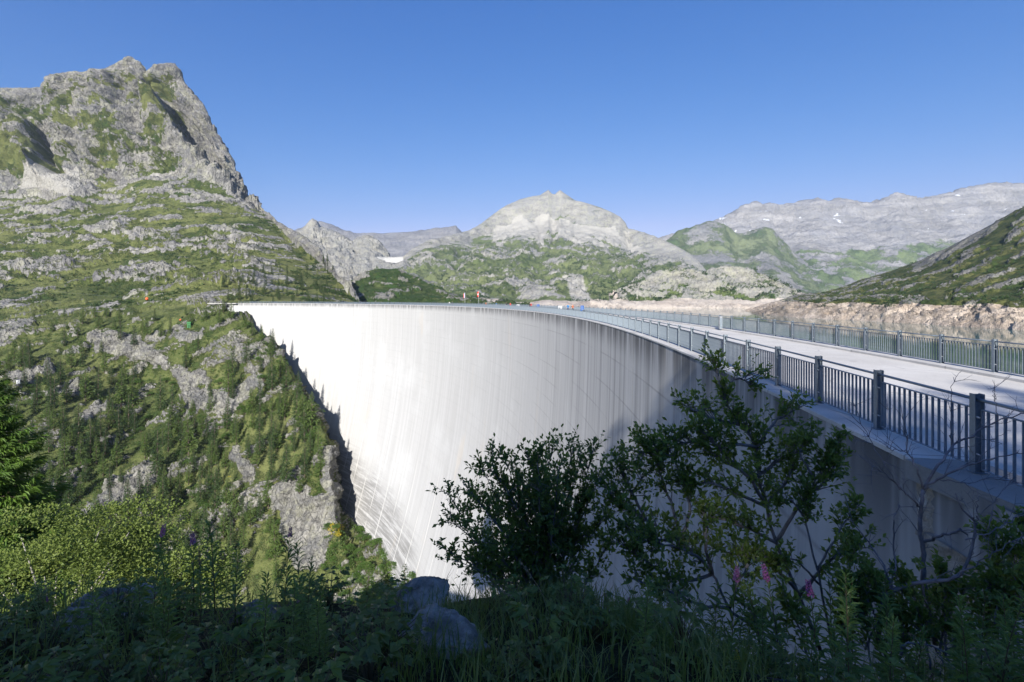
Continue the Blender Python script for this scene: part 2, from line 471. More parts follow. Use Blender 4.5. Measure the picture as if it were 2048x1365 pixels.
# --- far ridge left of the middle
sk = [(480,520),(560,480),(600,458),(625,450),(640,445),(665,452),(690,463),(715,467),(740,466),(765,470),(790,467),(815,468),(835,464),(850,463),(865,458),(880,456),(900,455),(912,452),(918,462),(935,475),(980,500),(1040,540)]
P, t, X, Yp = loft([down(sk, 5600, .5), flat(sk, 4700), down(sk, 4500, .72), down(sk, 4100, .5), down(sk, 3600, .2), down(sk, 3000, -.1)], 260, [4, 20, 20, 18, 6])
N = grid_normals(P)
P = P + N * (fbm(P / 260, 5, 51, .55) * 40 * (.25 + .75 * sstep(.5, 1.8, t)[:, None]) + ridged(P * np.array([.003, .003, .012], np.float32), 4, 52) * 18)[..., None]
terrain("far_grey_ridge", P, terrain_mat("grey_ridge_rock", 110, ((.28,.275,.29),(.48,.46,.46)), (.40,.39,.37), ((.14,.17,.07),(.22,.24,.12)), (.09,.12,.05), .4, .8, 9, .2, strata=.4, jw=0),
        {'rock': np.clip(1.1 - sstep(2.2, 3.4, t[:, None] + fbm(P / 300, 3, 55)) * .7, 0, 1) * np.ones(P.shape[:2]), 'scree': Z0(P), 'band': Z0(P), 'snow': Z0(P)}, False)

# --- pale granite spire
sk = [(500,520),(560,478),(585,466),(600,460),(611,452),(618,444),(625,437),(632,441),(640,452),(655,458),(670,464),(690,476),(706,486),(718,478),(735,474),(752,483),(766,500),(775,520),(790,538),(820,560),(880,600)]
P, t, X, Yp = loft([down(sk, 3100, .4), flat(sk, 2600), [(a, 599 + (b - 599) * .7 + 4 * math.sin(a * .09), 2450) for a, b in sk], down(sk, 2250, .40), down(sk, 2000, .12), down(sk, 1700, -.1)], 280, [4, 30, 34, 28, 8])
Q, rock, m = outcrops(P, 95, 34, .35, 61, -.6)
w = (.10 + .90 * sstep(.9, 1.7, t))[:, None, None]
P = P + (Q - P) * w
terrain("granite_spire", P, terrain_mat("pale_granite", 60, ((.40,.385,.35),(.66,.63,.55)), (.60,.58,.45), ((.11,.14,.05),(.19,.20,.09)), (.06,.09,.03), .5, .7, 6, .4, dip=-1, jw=.15),
        {'rock': np.clip(rock + .42 - .5 * sstep(2.4, 4, t)[:, None], 0, 1), 'scree': Z0(P), 'band': Z0(P)}, False)

# --- central mountain above the head of the lake
sk = [(640,640),(700,570),(760,540),(800,520),(825,497),(850,485),(870,478),(905,470),(940,461),(962,448),(985,430),(1012,412),(1040,399),(1060,394),(1080,391),(1090,384),(1097,380),(1104,388),(1110,389),(1120,380),(1130,388),(1150,401),(1175,407),(1200,415),(1222,424),(1240,434),(1250,446),(1257,458),(1275,462),(1290,466),(1315,476),(1340,486),(1370,502),(1392,520),(1405,535),(1425,560),(1460,590),(1520,606),(1600,616)]
def lay(l, base): return [(a, base(a, b)[0], base(a, b)[1]) for a, b in l]
Ysk = lambda a: float(np.interp(a, [640, 800, 900, 1000, 1250, 1400, 1600], [2300, 2600, 3000, 3400, 3400, 2900, 2300]))
L1 = [(a, b, Ysk(a)) for a, b in sk]
L2 = [(a, b + np.interp(a, [640, 900, 1000, 1100, 1250, 1400, 1600], [4, 14, 40, 62, 36, 14, 4]), Ysk(a) * .955) for a, b in sk]
L3 = [(a, b + np.interp(a, [640, 900, 1000, 1100, 1250, 1400, 1600], [8, 30, 68, 90, 58, 24, 6]), Ysk(a) * .885) for a, b in sk]
L4 = [(a, float(np.interp(a, [640, 800, 900, 1000, 1100, 1250, 1350, 1420, 1600], [640, 545, 522, 508, 506, 520, 535, 570, 622])), 2350 - .1 * abs(a - 1100)) for a, b in sk]
L5 = [(a, float(np.interp(a, [640, 800, 900, 1000, 1100, 1250, 1350, 1420, 1600], [642, 572, 556, 548, 546, 552, 562, 588, 625])), 1950) for a, b in sk]
L6 = [(a, float(np.interp(a, [640, 800, 1000, 1250, 1420, 1600], [646, 600, 585, 580, 600, 630])), 1640) for a, b in sk]
L7 = [(a, 599 + 3.6 * F / 1440, 1440) for a, b in sk]
L8 = [(a, 599 + 21.5 * F / 1380, 1380) for a, b in sk]
L9 = [(a, 599 + 60 * F / 1340, 1340) for a, b in sk]
P, t, X, Yp = loft([[(a, 599 + (b - 599) * .5, Y * 1.2) for a, b, Y in L1], L1, L2, L3, L4, L5, L6, L7, L8, L9], 430, [4, 26, 18, 36, 34, 28, 20, 9, 4])
Q, rock, m = outcrops(P, 62, 20, -.06, 81, .25)
rb = ridged(np.stack([P[..., 0], P[..., 1] * .3, P[..., 2] * .25], -1) / 210, 5, 83, .6)
Q = Q + blurv(grid_normals(P), 4) * ((rb - .5) * 60 * (.35 + .65 * sstep(2.6, 3.6, t))[:, None])[..., None]
Q = P + (Q - P) * (.45 + .55 * sstep(2.2, 3.4, t))[:, None, None]
w = (.2 + .8 * sstep(.6, 1.6, t) * (1 - sstep(6.2, 7.0, t)))[:, None, None]
P = P + (Q - P) * w
tt = t[:, None] * np.ones(P.shape[:2])
top = 1 - sstep(1.9, 2.6, tt + fbm(P / 260, 4, 85) * .7)
scree = sstep(1.7, 2.0, tt + fbm(P / 120, 3, 86) * .3) * (1 - sstep(2.9, 3.5, tt + fbm(P / 110, 4, 87) * 1.1)) * sstep(960, 1010, X) * (1 - sstep(1240, 1330, X))
gully = np.exp(-((X - (1130 + (Yp - 540) * .55)) / 24) ** 2) * sstep(545, 560, Yp + 16 * fbm(P / 60, 3, 88)) * 1.0
bare = np.exp(-((X - 1345) / 60) ** 2) * sstep(490, 505, Yp) * (1 - sstep(520, 540, Yp))
lush = sstep(.1, .5, fbm(P / 200, 3, 89)) * sstep(4.2, 5.4, tt) * .5 + np.exp(-((X - 1230) / 60) ** 2) * sstep(578, 590, Yp) * .6
bandv = sstep(599 + 3.2 * F / 1440, 599 + 4.4 * F / 1440, Yp)
M_c = terrain_mat("central_mountain", 48, ((.38,.365,.34),(.66,.63,.56)), (.62,.61,.45), ((.145,.175,.060),(.25,.26,.115)), (.075,.115,.036), .42, 1.05, 5, .45, jw=.12, band=((.58,.48,.40),(.74,.66,.57)))
terrain("central_mountain", P, M_c, {'rock': np.clip(rock * .85 + .04 + .25 * sstep(.0,.5,fbm(P/330,3,84)) + top * .6 + bare * .5 - lush, 0, 1), 'scree': np.clip(scree + gully, 0, 1), 'band': bandv})

# --- rounded rock bluff on the far shore
sk = [(1180,612),(1240,600),(1275,575),(1300,562),(1330,550),(1360,545),(1390,548),(1420,546),(1450,541),(1480,546),(1510,553),(1540,568),(1565,582),(1585,596),(1620,606),(1680,612)]
L1 = [(a, b, 1330) for a, b in sk]
P, t, X, Yp = loft([[(a, 599 + (b - 599) * .3 + 6, 1500) for a, b in sk], L1, [(a, b + (604 - b) * .35, 1290) for a, b in sk], [(a, b + (604 - b) * .7, 1240) for a, b in sk],
                    [(a, 599 + 3.6 * F / 1190, 1190) for a, b in sk], [(a, 599 + 21.5 * F / 1150, 1150) for a, b in sk], [(a, 599 + 60 * F / 1120, 1120) for a, b in sk]], 260, [4, 24, 22, 16, 9, 4])
Q, rock, m = outcrops(P, 60, 22, .18, 91, -.4)
P = P + (Q - P) * (.25 + .75 * sstep(.6, 1.6, t) * (1 - sstep(3.4, 4.2, t)))[:, None, None]
bandv = sstep(599 + 3.0 * F / 1190, 599 + 4.6 * F / 1190, Yp)
terrain("shore_bluff", P, terrain_mat("bluff_rock", 30, ((.36,.35,.32),(.64,.61,.53)), (.60,.60,.42), ((.12,.165,.045),(.21,.235,.085)), (.055,.10,.025), .6, .9, 3, .5, band=((.58,.49,.41),(.76,.68,.59)), jw=.10),
        {'rock': np.clip(rock * .8 + .12 + .35 * fbm(P / 70, 4, 97), 0, 1), 'scree': Z0(P), 'band': bandv})

# --- rock bar under the old dam
sk = [(700,575),(725,548),(742,532),(752,521),(758,524),(766,528),(776,525),(788,529),(797,526),(806,522),(815,528),(835,545),(870,575)]
P, t, X, Yp = loft([[(a, b + 8, 2420) for a, b in sk], flat(sk, 2330), [(a, b + 12, 2270) for a, b in sk], [(a, b + 40, 2100) for a, b in sk]], 120, [3, 14, 14])
Q, rock, m = outcrops(P, 40, 12, .3, 95, .3)
P = P + (Q - P) * (.15 + .85 * sstep(.8, 1.8, t))[:, None, None]
terrain("rock_bar", P, bpy.data.materials["pale_granite"], {'rock': np.clip(rock + .25, 0, 1), 'scree': Z0(P), 'band': Z0(P)}, False)

# --- low hill behind the middle of the dam
sk = [(640,640),(680,585),(700,566),(727,546),(745,541),(764,538),(780,540),(792,538),(809,546),(825,554),(843,561),(860,568),(877,576),(895,586),(911,594),(940,601),(980,606),(1060,616)]
P, t, X, Yp = loft([[(a, b + 40, 860) for a, b in sk], flat(sk, 740), [(a, b + (608 - b) * .35, 690) for a, b in sk], [(a, b + (608 - b) * .7, 630) for a, b in sk], [(a, 611, 580) for a, b in sk], [(a, 650, 540) for a, b in sk]], 220, [4, 22, 22, 14, 5])
Q, rock, m = outcrops(P, 26, 7, -.22, 101, .2)
P = P + (Q - P) * (.3 + .7 * sstep(.6, 1.6, t))[:, None, None]
M_hill = terrain_mat("hill_turf", 14, ((.26,.255,.24),(.47,.45,.40)), (.44,.44,.30), ((.080,.115,.032),(.15,.165,.06)), (.036,.066,.017), .8, .6, 1.6, .5)
terrain("wooded_knoll", P, M_hill, {'rock': rock, 'scree': Z0(P), 'band': Z0(P)})

# --- steep mountain on the left with its grassy foot
sk = [(-700,330,1000),(-400,230,1000),(-150,200,1000),(-40,186,1000),(0,178,1000),(30,176,1000),(60,177,1000),(84,178,1000),(92,166,1000),(100,158,1000),(120,153,1000),(140,148,1000),(165,149,1000),(185,143,1000),(210,138,1000),(226,130,1000),(236,124,1000),(248,118,1000),(266,117,1000),(278,126,1000),(290,144,1000),(301,166,1000),(309,148,1000),(322,134,1000),(338,129,1000),(350,132,1000),(360,149,1000),(370,168,995),(385,188,990),(400,205,985),(412,226,975),(420,245,970),(436,272,960),(450,300,950),(460,322,940),(470,345,930),(480,368,920),(490,390,900),(500,402,880),(520,415,840),(540,430,800),(558,446,760),(575,460,720),(600,480,680),(625,489,630),(640,498,600),(652,522,560),(664,546,530),(682,566,500),(700,582,470),(720,604,430),(760,640,420)]
a0 = [q[0] for q in sk]
def il(pts): 
    q = np.array(pts, float)
    return [(a, float(np.interp(a, q[:, 0], q[:, 1])), float(np.interp(a, q[:, 0], q[:, 2]))) for a in a0]
back = [(a, b + 60, Y * 1.18) for a, b, Y in sk]
U1 = il([(-700,400,960),(-400,300,955),(0,250,960),(60,245,965),(120,215,975),(200,205,975),(262,190,985),(300,205,985),(345,205,985),(385,250,960),(420,290,945),(450,335,930),(480,382,905),(500,408,868),(575,466,705),(640,505,590),(700,586,462),(760,643,414)])
U2 = il([(-700,450,910),(-400,360,905),(0,300,905),(60,270,925),(105,265,935),(150,270,925),(250,265,925),(320,255,940),(370,290,930),(400,325,915),(440,360,905),(490,400,880),(540,436,785),(575,472,695),(640,515,580),(700,590,455),(760,648,408)])
U3 = il([(-700,500,840),(-400,420,840),(0,385,835),(100,385,840),(135,340,865),(150,355,862),(230,372,850),(300,350,862),(370,362,862),(440,385,856),(490,407,848),(540,442,762),(575,480,676),(640,527,562),(700,594,448),(760,652,400)])
U4 = il([(-700,540,700),(-400,490,700),(0,452,680),(250,447,690),(400,448,700),(500,458,690),(575,502,605),(640,550,520),(700,602,430),(760,656,392)])
U5 = il([(-700,600,560),(-400,550,560),(0,528,545),(250,523,548),(400,518,552),(500,520,540),(575,542,505),(640,574,460),(700,610,405),(760,660,384)])
U6 = il([(-700,650,460),(-400,600,460),(0,584,450),(250,577,452),(400,570,448),(500,572,425),(575,582,415),(640,597,400),(700,618,382),(760,664,376)])
U7 = il([(-700,720,380),(-400,650,380),(0,632,372),(250,614,374),(400,607,362),(475,609,348),(575,614,345),(640,622,344),(700,640,340),(760,670,350)])
U8 = il([(-700,800,310),(-400,730,320),(0,710,320),(250,690,325),(475,690,328),(575,690,335),(760,700,335)])
P, t, X, Yp = loft([back, sk, U1, U2, U3, U4, U5, U6, U7, U8], 520, [4, 44, 40, 60, 50, 46, 36, 26, 8])
tt = t[:, None] * np.ones(P.shape[:2])
wcl = 1 - sstep(3.7, 4.15, tt)                      # cliffs above, pastures below
Q1, rock1, m1 = outcrops(P * 1.0, 62, 26, .22, 111, .5, .25)
Q2, rock2, m2 = outcrops(P * 1.0, 22, 5.5, -.15, 131, .22, .12)
Q3, rock3, m3 = outcrops(P * 1.0, 60, 9, -.30, 137, .30, .14)
Q2 = Q2 + (Q3 - P); rock2 = np.maximum(rock2, rock3)
# ribs and gullies of the wall
Nn = blurv(grid_normals(P), 5)
rib = ridged(np.stack([P[..., 0] * 1.0 + P[..., 2] * .30, P[..., 1] * .3, P[..., 2] * .18], -1) / 95, 4, 141, .5)
wr = (sstep(1.0, 1.7, tt) * wcl)[..., None]
D = (Q1 - P) * wcl[..., None] * (.16 + .84 * sstep(1.0, 1.6, tt))[..., None] + (Q2 - P) * (1 - wcl)[..., None] * (1 - .7 * sstep(7.2, 8, tt))[..., None]
D = D + Nn * ((rib - .55) * 38)[..., None] * wr
jag = ridged(np.stack([P[..., 0] + .5 * P[..., 2], P[..., 1], P[..., 2] * .55 - .3 * P[..., 0]], -1) / 21, 4, 145, .7) - .45
D = D + Nn * ((jag * 9 * wcl + fbm(P / 9, 2, 146) * 2.2 * wcl) * (.4 + .6 * sstep(1.0, 1.5, tt)))[..., None]
# the rib on the left edge and the deep cleft right of it; the shadowed cleft below the summit
cl = np.exp(-((X - (112 + (Yp - 330) * .42)) / 9) ** 2) * sstep(265, 290, Yp) * (1 - sstep(345, 362, Yp))
ri = np.exp(-((X - (72 + (Yp - 330) * .45)) / 34) ** 2) * sstep(255, 285, Yp) * (1 - sstep(360, 395, Yp))
c2 = np.exp(-((X - (398 + (Yp - 300) * .72)) / 14) ** 2) * sstep(215, 260, Yp) * (1 - sstep(350, 385, Yp))
r2 = np.exp(-((X - (362 + (Yp - 300) * .72)) / 26) ** 2) * sstep(205, 240, Yp) * (1 - sstep(340, 385, Yp))
c3 = np.exp(-((X - (300 + (Yp - 160) * .25)) / 7) ** 2) * (1 - sstep(175, 215, Yp))
D = D + Nn * (-cl * 34 + ri * 30 - c2 * 34 + r2 * 34 - c3 * 30)[..., None] * np.minimum(1, sstep(1.0, 1.3, tt))[..., None]
D = D * (1 - .72 * sstep(470, 560, X) * (1 - sstep(690, 720, Yp)))[..., None]
P2 = P + D
N2 = grid_normals(P2)
steep = sstep(.60, .30, np.abs(N2[..., 2]))
gp = fbm(P * np.array([1, 1, 1.3], np.float32) / 62, 6, 151, .72)
rock = wcl * np.clip(.66 + .40 * steep - .80 * sstep(-.24, .22, gp) * sstep(1.2, 1.8, tt) * (1 - sstep(330, 400, X)) + .2 * (1 - sstep(1, 1.5, tt)), 0, 1) + (1 - wcl) * np.clip(rock2 * (1 - .25 * sstep(540, 640, X)) + .02 + .28 * sstep(5.4, 4.0, tt) * (1 - sstep(480, 600, X)), 0, 1)
scree = sstep(.25, .6, np.exp(-((X - (120 + (Yp - 365) * -1.0)) / (10 + (Yp - 335) * 1.1).clip(8)) ** 2) * sstep(335, 345, Yp) * (1 - sstep(384, 394, Yp + 6 * fbm(P / 30, 3, 160))))
scree = np.maximum(scree, sstep(.5, .8, np.exp(-((Yp - (352 + (X - 300) * -.08)) / 6) ** 2)) * sstep(285, 300, X) * (1 - sstep(350, 370, X)) * .8)
M_l = terrain_mat("left_mountain", 26, ((.25,.24,.235),(.56,.535,.48)), (.58,.57,.41), ((.110,.132,.038),(.215,.212,.075)), (.042,.072,.019), .50, .80, 3.0, .5, jw=.25)
terrain("steep_mountain", P2, M_l, {'rock': rock, 'scree': scree, 'band': Z0(P)})

# --- slope on the right above the drawn down shore
def z_at(a, z, Y): return (a, 599 + (CAM_Z - z) * F / Y, Y)
shore = [(1440,900),(1500,700),(1574,590),(1647,530),(1727,480),(1789,445),(1880,400),(2048,335),(2200,315),(2600,280),(3200,250)]
rd = [(1440,634,1000),(1490,622,960),(1540,608,945),(1580,597,935),(1620,591,930),(1650,586,930),(1690,574,925),(1720,562,910),(1750,552,880),(1790,541,840),(1820,530,820),(1850,517,800),(1880,504,780),(1910,488,765),(1940,472,750),(1960,462,740),(1985,448,725),(2010,434,715),(2048,413,700),(2200,330,640),(2600,180,560),(3200,100,500)]
a0 = [q[0] for q in rd]
sa = np.array(shore, float)
Ysh = [float(np.interp(a, sa[:, 0], sa[:, 1])) for a in a0]
zl = lambda a, z: float(np.interp(a, [1440, 1500, 1560, 1620], [-34, -24, z - 4 if z < -10 else -9, z]))
top_b = [z_at(a, zl(a, -1.0), Y * 1.07 + 5) for a, Y in zip(a0, Ysh)]
edge_b = [z_at(a, zl(a, LAKE) if a < 1560 else LAKE, Y) for a, Y in zip(a0, Ysh)]
under = [z_at(a, LAKE - 40, Y * .86) for a, Y in zip(a0, Ysh)]
def btw(A, B, f, g=None): return [(p[0], p[1] + (q[1] - p[1]) * f, p[2] + (q[2] - p[2]) * (g if g is not None else f)) for p, q in zip(A, B)]
P, t, X, Yp = loft([[(a, b + 40, Y * 1.3) for a, b, Y in rd], rd, btw(rd, top_b, .3, .36), btw(rd, top_b, .62, .66), btw(rd, top_b, .85, .84), top_b, btw(top_b, edge_b, .5), edge_b, under], 470, [4, 46, 46, 34, 30, 24, 26, 5])
tt = t[:, None] * np.ones(P.shape[:2])
Q, rock, m = outcrops(P, 19, 5.5, -.20, 171, .55, .12)
Qb, rb, mb = outcrops(P, 14, 5.5, .25, 181, -.2, .2)
wb = sstep(4.85, 5.15, tt)[..., None]
P2 = P + ((Q - P) * (1 - wb) * (.3 + .7 * sstep(1, 1.8, tt))[..., None] + (Qb - P) * wb * (1 - .55 * sstep(6.5, 7.1, tt))[..., None])
lip = fbm(P / 40, 4, 190) * 3.5
bandv = sstep(-.9, .9, -(P2[..., 2] + 1.2 + lip))
slab = sstep(.3, .6, np.exp(-((Yp - (525 - (X - 1850) * .53)) / 16) ** 2) * sstep(1800, 1850, X) * (1 - sstep(1985, 2010, X)))
M_r = terrain_mat("right_slope", 15, ((.25,.24,.225),(.46,.44,.39)), (.46,.46,.32), ((.095,.108,.032),(.185,.175,.060)), (.040,.065,.018), .66, .85, 1.8, .4, band=((.50,.40,.31),(.74,.63,.52)), dip=1.4)
terrain("lakeside_slope", P2, M_r, {'rock': np.clip(rock + .05 + slab * .5, 0, 1), 'scree': Z0(P), 'band': bandv})

# --- left bank of the gorge, below and in front of the dam
rows = [
 [(-500,600,430),(0,605,400),(120,602,400),(250,600,395),(370,600,370),(440,603,350),(465,604,340),(480,606,332),(500,620,345),(520,640,360)],
 [(-500,660,340),(0,665,340),(120,655,335),(250,645,335),(370,632,325),(440,630,318),(488,640,308),(512,655,303),(535,680,330),(560,700,345)],
 [(-500,720,300),(0,725,300),(120,705,312),(250,690,318),(370,695,303),(440,690,298),(515,700,288),(553,705,284),(580,730,315),(600,745,330)],
 [(-500,780,275),(0,775,275),(120,765,285),(250,735,308),(370,765,288),(440,770,280),(540,765,268),(594,768,260),(620,790,300),(640,800,320)],
 [(-500,850,250),(0,850,250),(120,840,258),(250,810,280),(370,835,268),(440,830,264),(570,830,252),(630,835,244),(660,860,285),(680,880,300)],
 [(-500,920,235),(0,920,235),(120,910,240),(250,900,250),(370,900,250),(440,900,248),(590,900,238),(655,900,232),(685,930,278),(705,960,290)],
 [(-500,990,220),(0,990,220),(120,985,226),(250,990,228),(370,985,234),(440,980,234),(590,985,224),(658,970,220),(690,1000,255),(740,1040,260)],
 [(-500,1080,200),(0,1080,200),(120,1080,207),(250,1080,210),(370,1080,214),(440,1080,216),(590,1080,214),(668,1030,212),(705,1042,248),(760,1070,242)],
 [(-500,1200,180),(0,1190,180),(120,1190,185),(250,1190,190),(370,1190,195),(440,1190,198),(590,1180,202),(690,1110,200),(745,1062,224),(870,1105,182)],
 [(-500,1400,150),(0,1400,150),(120,1400,155),(250,1400,160),(370,1400,165),(440,1400,170),(590,1330,180),(720,1210,186),(800,1130,186),(930,1150,152)],
 [(-500,1900,105),(0,1900,105),(120,1900,108),(250,1900,112),(370,1900,116),(440,1900,120),(590,1800,130),(720,1600,140),(830,1400,140),(1000,1300,115)]]
P, t, X, Yp = loft(rows, 460, [30, 40, 40, 46, 46, 46, 50, 50, 40, 10], True)
tt = t[:, None] * np.ones(P.shape[:2])
# cliffs named by where they stand: a long band, slabs in the middle, the buttress by the dam
def cliff(pts, w, soft=10):
    pts = np.array(pts, float); best = np.full(X.shape, 1e9)
    for (x0, y0), (x1, y1) in zip(pts[:-1], pts[1:]):
        dx, dy = x1 - x0, y1 - y0
        s = np.clip(((X - x0) * dx + (Yp - y0) * dy) / (dx * dx + dy * dy), 0, 1)
        best = np.minimum(best, np.hypot(X - x0 - s * dx, Yp - y0 - s * dy))
    return sstep(w + soft, w - soft, best + 20 * fbm(P / 10, 5, 205, .6) + 12 * fbm(P / 30, 3, 206))
cl = cliff([(200,685),(262,688),(300,712),(350,745),(400,765)], 17)
cl = np.maximum(cl, cliff([(395,790),(430,815),(470,800),(505,775)], 22))
cl = np.maximum(cl, cliff([(480,690),(515,740),(525,790)], 12) * .9)
cl = np.maximum(cl, cliff([(300,675),(400,672)], 8) * .8)
cl = np.maximum(cl, cliff([(160,1050),(230,990),(300,950)], 20))
cl = np.maximum(cl, cliff([(255,1030),(310,1000)], 14))
cl = np.maximum(cl, cliff([(590,1000),(600,1060),(620,1110),(640,1020)], 34, 12))
cl = np.maximum(cl, cliff([(650,905),(662,990)], 10, 6))
cl = np.maximum(cl, cliff([(470,910),(500,950)], 11) * .9)
cl = np.maximum(cl, cliff([(380,605),(450,612)], 10))
cl = np.maximum(cl, cliff([(60,655),(0,690)], 9) * .9)
cl = np.maximum(cl, cliff([(180,830),(215,815)], 10) * .9)
cl = np.maximum(cl, cliff([(30,765),(100,735)], 8) * .9)
cl = np.maximum(cl, cliff([(95,790),(150,775)], 9) * .9)
Q, rock, m = outcrops(P, 15, 3.6, -.17, 201, .6, .14)
Nb = blurv(grid_normals(P), 6); Nb /= np.linalg.norm(Nb, axis=2, keepdims=True)
chop = ridged(np.stack([P[..., 0] + .4 * P[..., 2], P[..., 1] * .7, P[..., 2] * .45], -1) / 7.5, 5, 211, .6)
P2 = Q + Nb * (cl * (1.2 + 3.4 * chop) - .8 + 1.6 * fbm(P / 32, 4, 213) + .35 * fbm(P / 2.2, 2, 214))[..., None]
M_b = terrain_mat("left_bank", 9, ((.22,.215,.205),(.50,.48,.43)), (.52,.51,.37), ((.095,.116,.034),(.195,.195,.072)), (.046,.072,.020), .50, .65, 1.0, .45, dip=1.2)
bank_rock = np.clip(np.maximum(rock * .8, cl * .95), 0, 1)
terrain("gorge_bank", P2, M_b, {'rock': bank_rock, 'scree': Z0(P), 'band': Z0(P)})

# --- the lake
def lake():
    t = NT("lake_water"); c = t.coord()
    n1 = t.noise(t.scale(c, (1, .5, 1)), .35, 3, .6); n2 = t.noise(c, .03, 2)
    k = t.bump(n1, .12, .12)
    t.bsdf(t.mix(n2, (.050,.115,.095), (.062,.135,.112)), .045, k, 0, .5, IOR=1.33)
    return t.m
DC = np.array([-285.1, 50.0]); DR = 295.0
ph = np.radians(np.linspace(-16, 84, 60)); rr = np.array([299.0, 320, 380, 500, 700, 1000, 1500, 2200])
PP = np.stack([DC[0] + rr[:, None] * np.cos(ph), DC[1] + rr[:, None] * np.sin(ph), np.full((len(rr), len(ph)), LAKE)], -1)
me = mesh_np("lake", PP.reshape(-1, 3), grid_faces(len(rr), len(ph)), lake())
tag(add("lake", me), "green reservoir water reflecting the bare shore", None, None, "structure")
# ------------------------------------------------------------------ the dam
def face_off(t):
    """how far the downstream face has moved downstream at depth t below the crest"""
    t = np.asarray(t, float)
    return .01 * t + 24.0 * (t / 120.0) ** 2

def dam_pt(r, ph, z):
    return np.stack([DC[0] + r * np.cos(ph), DC[1] + r * np.sin(ph), z + 0 * r * ph], -1)

def concrete_mat():
    """pale weathered concrete: streaks below the crest, lift lines, pale sinter along the block joints"""
    t = NT("dam_concrete")
    uv = t.n('ShaderNodeUVMap', uv_map='arc').outputs[0]
    sp = t.n('ShaderNodeSeparateXYZ'); t.set(sp.inputs[0], uv)
    u, v = sp.outputs[0], sp.outputs[1]                       # metres along the arc, metres below the crest
    c = t.coord()
    st1 = t.noise(t.scale(uv, (.75, .007, 1)), 1.0, 3, .6)
    st2 = t.noise(t.scale(uv, (.28, .010, 1)), 1.0, 4, .6)
    blot = t.noise(t.scale(uv, (.05, .05, 1)), 1.0, 4, .6)
    col = t.mix(t.ramp(st1, .34, .66), (.385,.38,.37), (.445,.44,.43))
    col = t.mix(t.math('MULTIPLY', t.ramp(st2, .46, .68), .30), col, (.36,.352,.338))
    col = t.mix(t.math('MULTIPLY', t.ramp(blot, .48, .70), .40), col, (.51,.51,.50))
    # each pour has its own tone
    cv = t.n('ShaderNodeCombineXYZ'); t.set(cv.inputs[0], t.math('FLOOR', t.math('DIVIDE', u, 12.0))); t.set(cv.inputs[1], t.math('FLOOR', t.math('DIVIDE', v, 3.0)))
    wn_ = t.n('ShaderNodeTexWhiteNoise', noise_dimensions='2D'); t.set(wn_.inputs['Vector'], cv.outputs[0])
    col = t.mix(t.math('MULTIPLY', wn_.outputs[0], .16), col, (.42,.41,.395))
    # formwork: lift lines every 1.5 m and fine boards
    lf = t.math('PINGPONG', v, 1.5)
    ll = t.ramp(lf, .0, .12, 1, 0)
    col = t.mix(t.math('MULTIPLY', ll, t.math('MULTIPLY', t.ramp(t.noise(t.scale(uv, (.06, .66, 1)), 1, 3), .40, .56), t.ramp(u, 110, 40, .30, .60))), col, (.25,.245,.24))
    # grey grime on the lower wall, patchy
    gr = t.noise(t.scale(uv, (.045, .75, 1)), 1.0, 4, .75)
    low = t.ramp(t.math('ADD', t.math('ADD', v, t.math('MULTIPLY', u, .14)), t.math('MULTIPLY', t.math('SUBTRACT', blot, .5), 22.0)), 98, 112)
    low = t.math('MULTIPLY', low, t.ramp(u, 120, 150))
    lo = t.math('MULTIPLY', low, t.ramp(gr, .34, .58))
    col = t.mix(t.math('MULTIPLY', lo, .85), col, (.17,.166,.158))
    # dark run-off below the crest
    top = t.math('MULTIPLY', t.math('MULTIPLY', t.ramp(v, 34, 0), t.ramp(u, 60, 15, .14, 1.0)), t.ramp(t.noise(t.scale(uv, (.55, .006, 1)), 1.0, 4, .7), .47, .60))
    col = t.mix(t.math('MULTIPLY', top, .38), col, (.10,.10,.10))
    top2 = t.math('MULTIPLY', t.ramp(v, 2.6, 0), t.ramp(t.noise(t.scale(uv, (.55, .05, 1)), 1.0, 4, .7), .36, .56))
    col = t.mix(t.math('MULTIPLY', top2, .85), col, (.075,.075,.075))
    # joints between the blocks
    jm = t.math('PINGPONG', u, 6.0)
    jw = t.ramp(jm, 0.0, .45, 1, 0)
    jn = t.ramp(t.noise(t.scale(uv, (.5, .05, 1)), 1.0, 3), .40, .55)
    col = t.mix(t.math('MULTIPLY', t.math('MULTIPLY', jw, jn), t.ramp(v, 35, 80, .04, .85)), col, (.60,.585,.55))
    jd = t.math('MULTIPLY', t.ramp(jm, 0.03, .16, 1, 0), t.ramp(t.noise(t.scale(uv, (.2, .03, 1)), 1.0, 3), .35, .60))
    col = t.mix(t.math('MULTIPLY', jd, t.ramp(v, 45, 80, .42, .0)), col, (.25,.245,.24))
    # rusty seeps
    ru = t.math('MULTIPLY', t.ramp(t.noise(t.scale(uv, (.11, .03, 1)), 1.0, 4), .60, .72), .22)
    col = t.mix(ru, col, (.52,.42,.30))
    fine = t.noise(c, 14, 4, .7)
    col = t.mix(t.math('MULTIPLY', t.ramp(fine, .3, .7), .06), col, (.25,.25,.25))
    h = t.math('ADD', t.math('MULTIPLY', fine, .0015), t.math('MULTIPLY', ll, -.006))
    h = t.math('ADD', h, t.math('MULTIPLY', t.noise(t.scale(uv, (.9, .3, 1)), 1, 2), .003))
    t.bsdf(col, .88, t.bump(h, .7, 1.0), 0, .2)
    return t.m
M_dam = concrete_mat()

def uv_set(me, U, V):
    l = me.uv_layers.new(name='arc')
    vi = np.empty(len(me.loops), np.int32); me.loops.foreach_get("vertex_index", vi)
    l.data.foreach_set("uv", np.stack([U[vi], V[vi]], -1).astype(np.float32).ravel())

